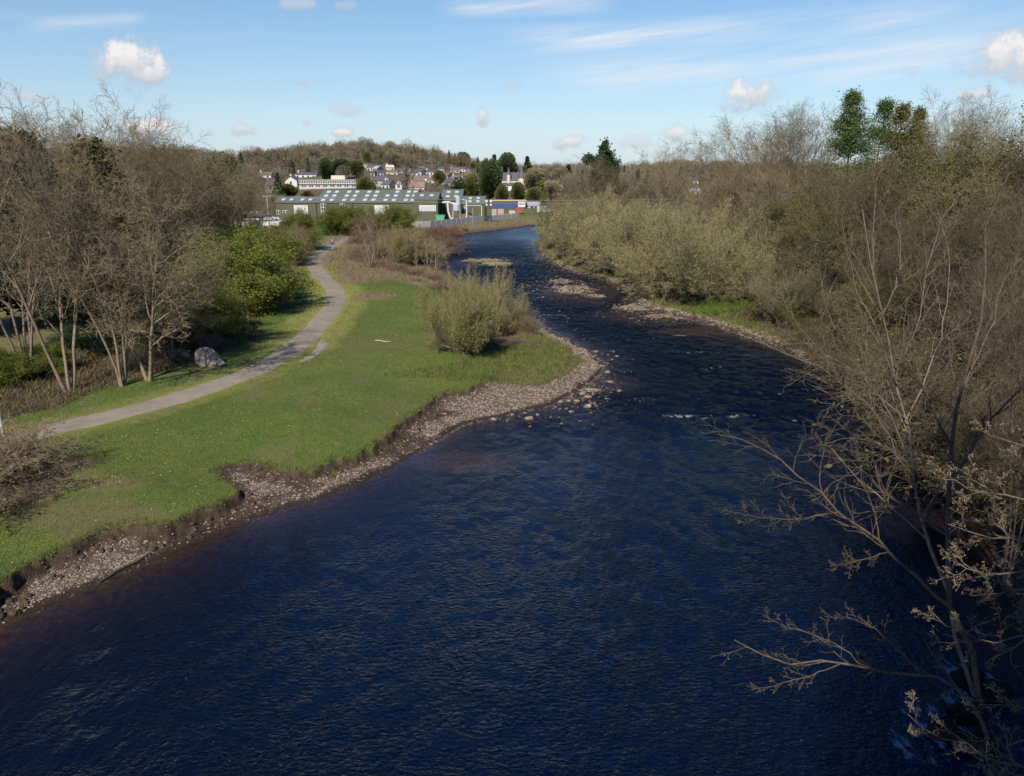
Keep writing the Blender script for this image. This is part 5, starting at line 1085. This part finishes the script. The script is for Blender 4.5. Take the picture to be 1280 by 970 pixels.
# flat roofed school
p = at(412, 235); k = (p[1] * cT + 8 * sT) / F; M['dull_white'] = plain('weathered_white', (.40, .39, .36), .8, .15, .4)
e = empty('school', tuple(p), 0, 'long white two storey flat roofed school block below the wooded hill', 'school'); w_ = 70 * k; h = 9.5 * k
g = Geo(); g.box((0, 0, h / 2 - 1), (w_, 9, h + 2)); g.build('wall', M['dull_white'], e); g = Geo(); g.box((0, 0, h + .15), (w_ + .6, 9.6, .3)); g.build('roof', M['grey'], e); g = Geo(); g.box((w_ * .17, 1, h + .3 + 2.4 * k), (17 * k, 5, 4.8 * k)); g.build('roof_tower', M['cream'], e)
g = Geo(); g.box((0, -4.6, h * .42), (w_ + .1, .1, .5)); g.build('band', M['frame'], e)
for i in range(24):
    for j in (0, 1):
        if j == 0 and i % 3 == 0: continue
        g = Geo(); g.box((-w_/2 + (i + .5) * w_ / 24, -4.53, h * (.25 + .5 * j) ), (w_ / 24 * .55, .1, h * .22)); g.build('window', M['glass'], e)
# turreted hotel
p = at(643, 238); k = (p[1] * cT + 8 * sT) / F; e = empty('turreted_hotel', tuple(p), 0, 'stone hotel with steep slate roofs and three pointed turrets behind the riverside works', 'hotel')
g = gablewall(-17*k, 6*k, -5, 6, -2, 12*k, 21*k); g.build('wall', M['cream'], e); roofgeo(-17*k, 6*k, -5, 6, 12*k+.02, 21*k+.02, .3, .2).build('roof', M['slate'], e)
for cx, rr, hh_, sp in ((9*k,4.2*k,15*k,14*k),(-7*k,2.2*k,19*k,9*k),(19*k,3*k,14*k,13*k)):
    g = Geo(); g.tube([(cx,-5.5,-2),(cx,-5.5,hh_)], rr, 8); t_ = g.build('turret', M['cream'], e); g = Geo(); g.tube([(cx,-5.5,hh_),(cx,-5.5,hh_+sp)], [rr*1.2,.05], 8); g.build('turret_roof', M['slate'], t_)
g = gablewall(10*k, 22*k, -4, 5, -2, 10*k, 16*k); g.build('wing', M['white'], e); roofgeo(10*k, 22*k, -4, 5, 10*k+.02, 16*k+.02, .3, .2).build('wing_roof', M['slate'], e)
for i in range(7): g = Geo(); g.box((-15*k + i*3*k, -5.05, 7*k), (1.1, .1, 1.8)); g.build('window', M['glass'], e)

# ------------------------------------------------------------------ far woods
def fartree(seed, n=420, h=10., r=4.2, evergreen=False, cone=False):
    rg = np.random.default_rng(seed); T = Geo(); a = nrm(rg.normal(0, 1, (n, 3))); rad = rg.random(n) ** .45
    if cone: zz = rg.random(n) ** 1.5; q = (1 - zz) * r * np.sqrt(rg.random(n)); an = rg.random(n) * 6.28; c = np.stack([np.cos(an) * q, np.sin(an) * q, h * (.08 + .92 * zz)], 1)
    else:
        lob = nrm(rg.normal(0, 1, (9, 3))); bump_ = .86 + .30 * np.max(a @ lob.T, 1) ** 5; c = a * (rad * bump_)[:, None] * [r, r, h * .44]; c[:, 2] += h * .55
    out = nrm(a + [0, 0, .7]) if not cone else nrm(rg.normal(0, 1, (n, 3)) + [0, 0, -.3])
    side = nrm(np.cross(out, rg.normal(0, 1, (n, 3)))); l, w_ = (.85, .10) if not evergreen else (.5, .34)
    l = l * (.6 + .8 * rg.random((n, 1))); w_ = w_ * (.6 + .8 * rg.random((n, 1)))
    V = np.stack([c - side * w_, c + side * w_, c + side * w_ * .5 + out * l, c - side * w_ * .5 + out * l], 1).reshape(-1, 3); T.add(V, np.arange(4 * n).reshape(-1, 4), 1)
    Pm = np.array([[[0, 0, -1.5], [.1, 0, h * .3], [0, .1, h * .7]]]); V, Fc = tubes(Pm, np.array([[.28, .2, .05]]), 5); T.add(V, Fc, 0)
    if not evergreen:
        m_ = 16; an = rg.random(m_) * 6.28; s0 = np.stack([np.zeros(m_), np.zeros(m_), h * (.25 + .35 * rg.random(m_))], 1); s1 = s0 + np.stack([np.cos(an) * r * .75, np.sin(an) * r * .75, h * (.15 + .3 * rg.random(m_))], 1)
        V, Fc = tubes(np.stack([s0, (s0 + s1) / 2 + [0, 0, -.3], s1], 1), np.tile([.14, .09, .03], (m_, 1)), 3); T.add(V, Fc, 0)
    return T
FB = [fartree(500 + i, 620, 10 + i, 4.0 + .35 * i) for i in range(4)]; FE = [fartree(520, 900, 9, 3.6, True), fartree(521, 900, 12, 2.6, True, True)]
M['far_twig'] = bark('far_twig', (.12, .097, .058), (.215, .178, .108), .05); M['far_grey'] = bark('far_grey', (.14, .12, .09), (.24, .205, .155), .05)
M['far_green'] = leafm('far_green', (.085, .10, .028), (.17, .175, .05), .2, .3); M['far_dark'] = leafm('far_dark', (.04, .06, .022), (.09, .115, .04), .15, .5)
FT = {}
def far_at(x, y, z, s, kind, lab, cat, name, group=None):
    T, m = kind; key = (id(T), m.name)
    if key not in FT: o = T.build(name, [M['bark'], m], smooth=False); FT[key] = o
    else: o = FT[key].copy(); C.objects.link(o); o.name = name
    for kk in list(o.keys()): del o[kk]
    o.location = (x, y, z - .3); o.scale = (s,) * 3 if not isinstance(s, tuple) else s; o.rotation_euler = (0, 0, (x * 3.1 + y) % 6.28); tag(o, lab, cat, group); return o
def far_px(px, y, top, kind, lab, cat='tree', name='town_tree', wide=1.):
    T, m = kind; z0 = 3; x = XM(px, y, z0)
    for _ in range(3): z0 = H(x, y); x = XM(px, y, z0)
    hT = float(max(v[:, 2].max() for v in T.V)); s = max(.2, (ZM(top, y) - z0) / hT); return far_at(x, y, z0, (s * wide, s * wide, s), kind, lab, cat, name)
BG = fartree(530, 5200, 12, 4.6, True); BG2 = fartree(531, 3200, 12, 3.2, True, True)
for a in ((613,335,196,BG,'far_dark','large dark green evergreen standing right of the factory roofs','evergreen_tree',.78),(590,352,215,BG,'far_green','golden green tree behind the small works shed','budding_tree',.7),(648,330,226,BG,'far_green','olive green tree directly behind the blue warehouse','budding_tree',.9),(628,326,229,BG,'far_green','lower olive tree at the left behind the blue warehouse','budding_tree',.9),
          (675,318,216,BG2,'far_green','light green tree right of the turreted hotel','budding_tree',1.3),(668,312,232,BG,'far_green','green tree just below the light green tree beside the hotel','budding_tree',1.2),(618,520,192,BG2,'far_dark','pointed dark conifer on the skyline right of the big evergreen','conifer',1.3),(634,540,189,BG,'far_dark','dark round topped pine on the skyline left of the hotel turrets','pine_tree',.8),(659,520,194,BG2,'far_dark','dark pine on the skyline right of the hotel turrets','conifer',1.3),
          (579,820,189,BG,'far_dark','dark pine on the skyline above the works shed','pine_tree',1.2),(569,830,192,BG2,'far_dark','small dark conifer just left of the skyline pine','conifer',1.4),(349,335,214,BG2,'far_dark','dark conifer standing just right of the stone house','conifer',1.1),(303,530,190,BG2,'far_dark','single dark conifer above the left end of the town','conifer',1.),(297,525,200,BG,'far_dark','round dark evergreen beside the single conifer above the town','evergreen_tree',1.2),
          (409,470,196,BG,'far_dark','dark green tree left of the hillside white houses','evergreen_tree',.9),(427,480,197,BG,'far_dark','dark evergreen behind the hillside white houses','evergreen_tree',1.4),(446,480,198,BG,'far_green','bright green tree right of the hillside white houses','budding_tree',1.1),(508,480,211,BG,'far_green','golden conifer at the foot of the hill, left one of the two','conifer',.9),(549,470,211,BG,'far_green','golden conifer at the foot of the hill, right one of the two','conifer',1.0),
          (360,345,228,BG,'far_green','olive bush before the white gabled hall','bush',1.5),(385,350,236,BG,'far_twig','brown thicket below the school','thicket',1.6),(420,350,236,BG,'far_twig','brown thicket below the school flat roof tower','thicket',1.6),(458,352,219,BG,'far_green','olive tree between the school and the slate roofed terrace','budding_tree',1.1),(455,900,179,BG,'far_dark','dark pine clump crowning the hill, left part','pine_tree',1.8),(466,900,179,BG,'far_dark','dark pine clump crowning the hill, right part','pine_tree',1.8),
          (493,880,184,BG2,'far_dark','small dark conifer on the ridge right of the hilltop pines','conifer',1.8),(501,880,186,BG2,'far_dark','second small conifer down the ridge from the hilltop pines','conifer',1.8),(508,880,186,BG2,'far_dark','third small conifer down the ridge from the hilltop pines','conifer',1.8),(525,880,187,BG2,'far_dark','tallest lone conifer on the falling ridge','conifer',1.6),(700,400,208,BG,'far_twig','brown tree right of the light green tree by the hotel','bare_tree',1.1),
          (668,400,208,BG,'far_twig','brown tree above the light green tree by the hotel','bare_tree',1.),(690,330,224,BG,'far_twig','brown tree at the river bend behind the parked vans','bare_tree',1.2),(710,420,204,BG2,'far_dark','dark conifer on the skyline at the bend of the river','conifer',1.3)):
    far_px(a[0], a[1], a[2], (a[3], M[a[4]]), a[5], 'bush' if 'bush' in a[6] else 'tree', a[6], a[7])
rg = np.random.default_rng(99); n = 6400
px_ = rg.uniform(-350, 1650, n); R_ = np.exp(rg.uniform(math.log(335), math.log(1250), n)); aa = np.arctan((px_ - CX) / F / 1.0); X4 = R_ * np.sin(aa); Y4 = R_ * np.cos(aa); Z4 = land(X4, Y4)[0]
dep = Y4 * cT + (CAMZ - Z4) * sT; py_ = CY - F * (-(CAMZ - Z4) * cT + Y4 * sT) / dep * 1.0
py_ = CY - F * ((Z4 - CAMZ) * cT + Y4 * sT) / dep; ppx = CX + F * X4 / dep
ok = np.ones(n, bool)
for h_ in HS: ok &= ~((np.abs(ppx - h_[0]) < h_[2] / 2 + 5) & (py_ > h_[1] - 2) & (py_ < h_[1] + 12))
ok &= ~((np.abs(ppx - 412) < 42) & (py_ > 230)); ok &= ~((np.abs(ppx - 640) < 30) & (py_ > 232)); ok &= ~((ppx > 340) & (ppx < 615) & (Y4 < 300) )
town = (ppx > 270) & (ppx < 700) & (Y4 < 560); ok &= ~(town & (rg.random(n) < .80)); ok &= ~((ppx > 720) & (rg.random(n) < .35)); ok &= ~((R_ > 1000) & (rg.random(n) < .5))
X4, Y4, Z4, R_, ppx, py_ = [q[ok] for q in (X4, Y4, Z4, R_, ppx, py_)]; n = len(X4); order = np.argsort(R_ + ((ppx < 180) | (ppx > 720)) * 2000); print('far trees', n)
ev = rg.random(n); sc_ = .7 + .55 * rg.random(n)
stuffB, stuffE = Geo(), Geo()
for c_, i in enumerate(order):
    dark_ = ev[i] < .07 + .1 * (vnoise(X4[i] * .01, Y4[i] * .01, 3) > .62); green_ = (not dark_) and ev[i] > .86
    if c_ < 280:
        if dark_: far_at(X4[i], Y4[i], Z4[i], sc_[i], (FE[i % 2], M['far_dark']), 'dark evergreen tree among the bare woods of the far hillside', 'tree', 'evergreen_tree', 'dark evergreens in the far hillside wood')
        elif green_: far_at(X4[i], Y4[i], Z4[i], sc_[i], (FE[0], M['far_green']), 'olive green tree among the bare woods of the far hillside', 'tree', 'budding_tree', 'olive trees in the far hillside wood')
        else: far_at(X4[i], Y4[i], Z4[i], sc_[i], (FB[i % 4], M['far_twig'] if i % 3 else M['far_grey']), 'brown leafless tree on the far wooded hillside', 'tree', 'bare_tree', 'bare trees on the far wooded hillside')
    else:
        T = FE[i % 2] if dark_ else FE[0] if green_ else FB[i % 4]; G_ = stuffE if (dark_ or green_) else stuffB; q = rg.random() * 6.28; cr, sr = math.cos(q), math.sin(q); R3 = np.array([[cr, sr, 0], [-sr, cr, 0], [0, 0, 1]]) * sc_[i]
        off = 0
        sub_ = T if R_[i] < 1600 else T
        vs = np.vstack([v for v in T.V]) @ R3 + [X4[i], Y4[i], Z4[i] - .3]
        base_n = G_.n; G_.V.append(vs.astype(np.float32)); o_ = 0
        for f_, m_ in zip(T.F, T.M): G_.F.append(f_ + base_n); G_.M.append(m_ * (2 if green_ else 1))
        G_.n += len(vs)
o = stuffB.build('far_woodland', [M['bark'], M['far_twig']]); tag(o, 'brown leafless wood covering the far hill', 'woodland', kind='stuff')
o = stuffE.build('far_evergreens', [M['bark'], M['far_dark'], M['far_green']]); tag(o, 'dark and olive evergreens scattered through the far wood', 'woodland', kind='stuff')

# ------------------------------------------------------------------ walker on the path
def walker():
    p = G(416, 313, 2.1); z = H(p[0], p[1]) + .04
    J = [(0,0,.95),(0,0,1.12),(0,.01,1.36),(0,.03,1.50),(0,.04,1.60),(0,.05,1.72),(-.2,.02,1.40),(-.27,-.10,1.14),(-.25,.10,.92),(.2,.02,1.40),(.27,.10,1.14),(.24,.28,.96),
         (-.1,0,.90),(-.12,.16,.50),(-.12,.10,.08),(-.12,.24,.04),(.1,0,.90),(.12,-.10,.50),(.12,-.34,.12),(.12,-.24,.04)]
    E = [(0,1),(1,2),(2,3),(3,4),(4,5),(2,6),(6,7),(7,8),(2,9),(9,10),(10,11),(0,12),(12,13),(13,14),(14,15),(0,16),(16,17),(17,18),(18,19)]
    Rr = [.15,.15,.17,.07,.10,.09,.08,.06,.045,.08,.06,.045,.11,.075,.05,.04,.11,.075,.05,.04]
    me = bpy.data.meshes.new('person'); me.from_pydata(J, E, []); o = bpy.data.objects.new('person', me); C.objects.link(o)
    md = o.modifiers.new('skin', 'SKIN'); sk = me.skin_vertices[0].data if me.skin_vertices else None
    if sk is None: 
        bpy.context.view_layer.objects.active = o; 
        import bmesh
        bm = bmesh.new(); bm.from_mesh(me); L_ = bm.verts.layers.skin.verify()
        for v in bm.verts: v[L_].radius = (Rr[v.index], Rr[v.index]); v[L_].use_root = v.index == 0
        bm.to_mesh(me); bm.free()
    else:
        for i, s_ in enumerate(sk): s_.radius = (Rr[i], Rr[i]); s_.use_root = i == 0
    sb = o.modifiers.new('sub', 'SUBSURF'); sb.levels = 2; sb.render_levels = 2
    dg = bpy.context.evaluated_depsgraph_get(); dg.update(); m2 = bpy.data.meshes.new_from_object(o.evaluated_get(dg)); bpy.data.objects.remove(o)
    o = bpy.data.objects.new('person', m2); C.objects.link(o); m2.materials.clear()
    for nm, c in (('jacket', (.05, .06, .10)), ('trousers', (.22, .26, .34)), ('skin_tone', (.45, .28, .2)), ('shoe', (.03, .03, .03))): m2.materials.append(plain(nm, c, .8))
    for f in m2.polygons:
        c = f.center; f.material_index = 2 if c.z > 1.50 or (abs(c.x) > .2 and c.z < .99) else 0 if c.z > .93 else 3 if c.z < .12 else 1; f.use_smooth = True
    o.location = (p[0], p[1], z); o.rotation_euler = (0, 0, -.3); tag(o, 'person in a dark jacket and pale trousers walking on the path by the hedge', 'person')
    V, Fc = ICO; V, Fc = subdiv(V, Fc); k = V[:, 2] > -.35; g = Geo(); Fk = Fc[np.all(k[Fc], 1)]; g.add(V * [.105, .115, .11] + [0, .03, 1.73], Fk); M['hair'] = plain('hair', (.45, .42, .38), .8); g.build('hair', M['hair'], o)
walker()

# ------------------------------------------------------------------ camera, light, sky
cam = bpy.data.cameras.new('camera'); co = bpy.data.objects.new('camera', cam); C.objects.link(co)
co.location = (0, 0, CAMZ); co.rotation_euler = (PI / 2 - TH, 0, 0); cam.sensor_width = 36; cam.lens = 36 * F / 1280; cam.clip_end = 12000; cam.clip_start = .2
bpy.context.scene.camera = co
SAZ, SEL = -163.0, 41.0
sl = bpy.data.lights.new('sun', 'SUN'); sl.energy = 4.9; sl.angle = rad_(.53); sl.color = (1.0, .93, .83)
so = bpy.data.objects.new('sun', sl); C.objects.link(so)
so.rotation_euler = (rad_(90 - SEL), 0, rad_(180 - SAZ) )
w = bpy.data.worlds.new('World'); bpy.context.scene.world = w; w.use_nodes = True; nt = w.node_tree; bg = nt.nodes['Background']
sky = nt.nodes.new('ShaderNodeTexSky'); sky.sky_type = 'NISHITA'; sky.sun_disc = False; sky.sun_elevation = rad_(SEL); sky.sun_rotation = rad_(SAZ % 360)
sky.air_density = 1.0; sky.dust_density = .35; sky.ozone_density = 1.6; sky.altitude = 50
dirv = nt.nodes.new('ShaderNodeTexCoord').outputs['Generated']
def vm(op, a, b):
    n = nt.nodes.new('ShaderNodeVectorMath'); n.operation = op
    for s, v in enumerate((a, b)):
        if isinstance(v, tuple): n.inputs[s].default_value = v
        else: nt.links.new(v, n.inputs[s])
    return n
def pdir(px, py):
    u = (px - CX) / F; v = (CY - py) / F; d = np.array([u, cT + v * sT, -sT + v * cT]); return d / np.linalg.norm(d)
cn = noise(nt, dirv, 26, 6, .62); cn2 = noise(nt, dirv, 70, 4, .6)
cnn = mth(nt, 'SUBTRACT', mth(nt, 'ADD', mth(nt, 'MULTIPLY', cn, 1.5), mth(nt, 'MULTIPLY', cn2, .75)), 1.125)
cm = None; csh = None
# small cumulus, each at its own bearing and elevation
for (px, py, rx, ry, a) in ((163,78,40,28,1.),(190,92,34,14,.9),(188,160,34,13,1.),(25,120,30,12,.6),(428,166,20,9,.95),(384,154,15,8,.6),(305,162,18,7,.6),(436,138,22,8,.45),
                            (603,146,12,14,.85),(644,106,14,6,.35),(715,178,28,10,.85),(845,168,28,10,.8),(945,118,36,25,1.),(1252,75,40,40,1.),(1222,118,28,14,.85),(375,6,32,8,.5),(430,8,18,7,.4),(378,103,14,6,.3),(790,178,30,10,.35),(1140,90,20,9,.3),(-160,60,70,30,1.),(1500,90,80,40,1.),(1420,150,60,14,.8),(-120,150,50,12,.8)):
    dv = pdir(px, py); r = np.array([dv[1], -dv[0], 0]); r /= np.linalg.norm(r); u_ = np.cross(r, dv)
    sub = vm('SUBTRACT', dirv, tuple(dv)).outputs[0]
    ax = mth(nt, 'MULTIPLY', vm('DOT_PRODUCT', sub, tuple(r)).outputs['Value'], F / rx); ay = mth(nt, 'MULTIPLY', vm('DOT_PRODUCT', sub, tuple(u_)).outputs['Value'], F / ry)
    dd = mth(nt, 'SQRT', mth(nt, 'ADD', mth(nt, 'MULTIPLY', ax, ax), mth(nt, 'MULTIPLY', ay, ay)))
    q = mth(nt, 'MULTIPLY_ADD', cnn, 1.7, mth(nt, 'SUBTRACT', 1.0, dd))
    k = mth(nt, 'MULTIPLY', smap(nt, q, -.02, .78), a)
    s = mth(nt, 'MULTIPLY', k, smap(nt, mth(nt, 'MULTIPLY_ADD', cnn, .6, ay), -.9, .5))
    cm = k if cm is None else mth(nt, 'MAXIMUM', cm, k); csh = s if csh is None else mth(nt, 'MAXIMUM', csh, s)
# thin streaks of high cloud
sx = nt.nodes.new('ShaderNodeSeparateXYZ'); nt.links.new(dirv, sx.inputs[0])
az = mth(nt, 'ARCTAN2', sx.outputs[0], sx.outputs[1]); el = mth(nt, 'ARCSINE', sx.outputs[2])
cmb = nt.nodes.new('ShaderNodeCombineXYZ'); nt.links.new(mth(nt, 'MULTIPLY', az, 3.0), cmb.inputs[0]); nt.links.new(mth(nt, 'MULTIPLY_ADD', az, -3.0, mth(nt, 'MULTIPLY', el, 34)), cmb.inputs[1])
st = noise(nt, cmb.outputs[0], 1.6, 6, .62)
cir = None
for (px0, py0, px1, py1, w_, a) in ((650,50,1190,14,.020,.95),(700,94,1290,44,.032,.75),(560,10,760,2,.014,.8),(40,32,180,22,.010,.5),(1000,90,1290,74,.022,.8)):
    d0, d1 = pdir(px0, py0), pdir(px1, py1); a0, a1 = math.atan2(d0[0], d0[1]), math.atan2(d1[0], d1[1]); e0, e1 = math.asin(d0[2]), math.asin(d1[2])
    sl_ = (e1 - e0) / (a1 - a0)
    off = mth(nt, 'SUBTRACT', el, mth(nt, 'MULTIPLY_ADD', mth(nt, 'SUBTRACT', az, a0), sl_, e0))
    k = mth(nt, 'SUBTRACT', 1.0, mth(nt, 'MULTIPLY', mth(nt, 'ABSOLUTE', off), 1 / w_), clamp=True)
    mid, hw = (a0 + a1) / 2, (a1 - a0) / 2
    e = smap(nt, mth(nt, 'SUBTRACT', 1.25, mth(nt, 'MULTIPLY', mth(nt, 'ABSOLUTE', mth(nt, 'SUBTRACT', az, mid)), 1 / hw)), 0, .6)
    k = mth(nt, 'MULTIPLY', mth(nt, 'MULTIPLY', k, e), a); cir = k if cir is None else mth(nt, 'MAXIMUM', cir, k)
cir = mth(nt, 'MULTIPLY', cir, smap(nt, st, .25, .75))
hz = mth(nt, 'MULTIPLY', mth(nt, 'MULTIPLY', smap(nt, noise(nt, cmb.outputs[0], .8, 5, .6), .5, .85), .22), mth(nt, 'SUBTRACT', 1.0, smap(nt, el, .2, .35)))
cir = mth(nt, 'MAXIMUM', cir, hz)
SC = 7.0
cl_col = mixc(nt, csh, (SC * .56, SC * .59, SC * .67), (SC * 1.04, SC * 1.02, SC * 1.01))
skc = nt.nodes.new('ShaderNodeHueSaturation'); skc.inputs['Saturation'].default_value = 1.28; skc.inputs['Value'].default_value = 1.0; nt.links.new(sky.outputs[0], skc.inputs['Color'])
lowf = mth(nt, 'MULTIPLY', mth(nt, 'POWER', 2.718, mth(nt, 'MULTIPLY', mth(nt, 'ABSOLUTE', el), -7.5)), .8)
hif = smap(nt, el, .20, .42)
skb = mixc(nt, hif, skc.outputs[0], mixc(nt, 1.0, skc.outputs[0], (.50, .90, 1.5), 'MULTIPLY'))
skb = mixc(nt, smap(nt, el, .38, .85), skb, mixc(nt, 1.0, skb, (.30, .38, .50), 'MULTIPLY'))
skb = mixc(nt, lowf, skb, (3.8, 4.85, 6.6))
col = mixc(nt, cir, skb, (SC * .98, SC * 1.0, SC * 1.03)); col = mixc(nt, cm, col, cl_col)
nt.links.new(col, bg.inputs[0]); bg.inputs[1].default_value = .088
w.cycles.sampling_method = 'MANUAL'; w.cycles.sample_map_resolution = 256
sc = bpy.context.scene; sc.view_settings.view_transform = 'Standard'; sc.view_settings.look = 'None'; sc.view_settings.exposure = .5; sc.view_settings.gamma = 1
sc.cycles.max_bounces = 5; sc.cycles.diffuse_bounces = 2; sc.cycles.glossy_bounces = 2; sc.cycles.transparent_max_bounces = 4; sc.cycles.transmission_bounces = 2
sc.cycles.use_denoising = True; sc.cycles.sample_clamp_indirect = 4
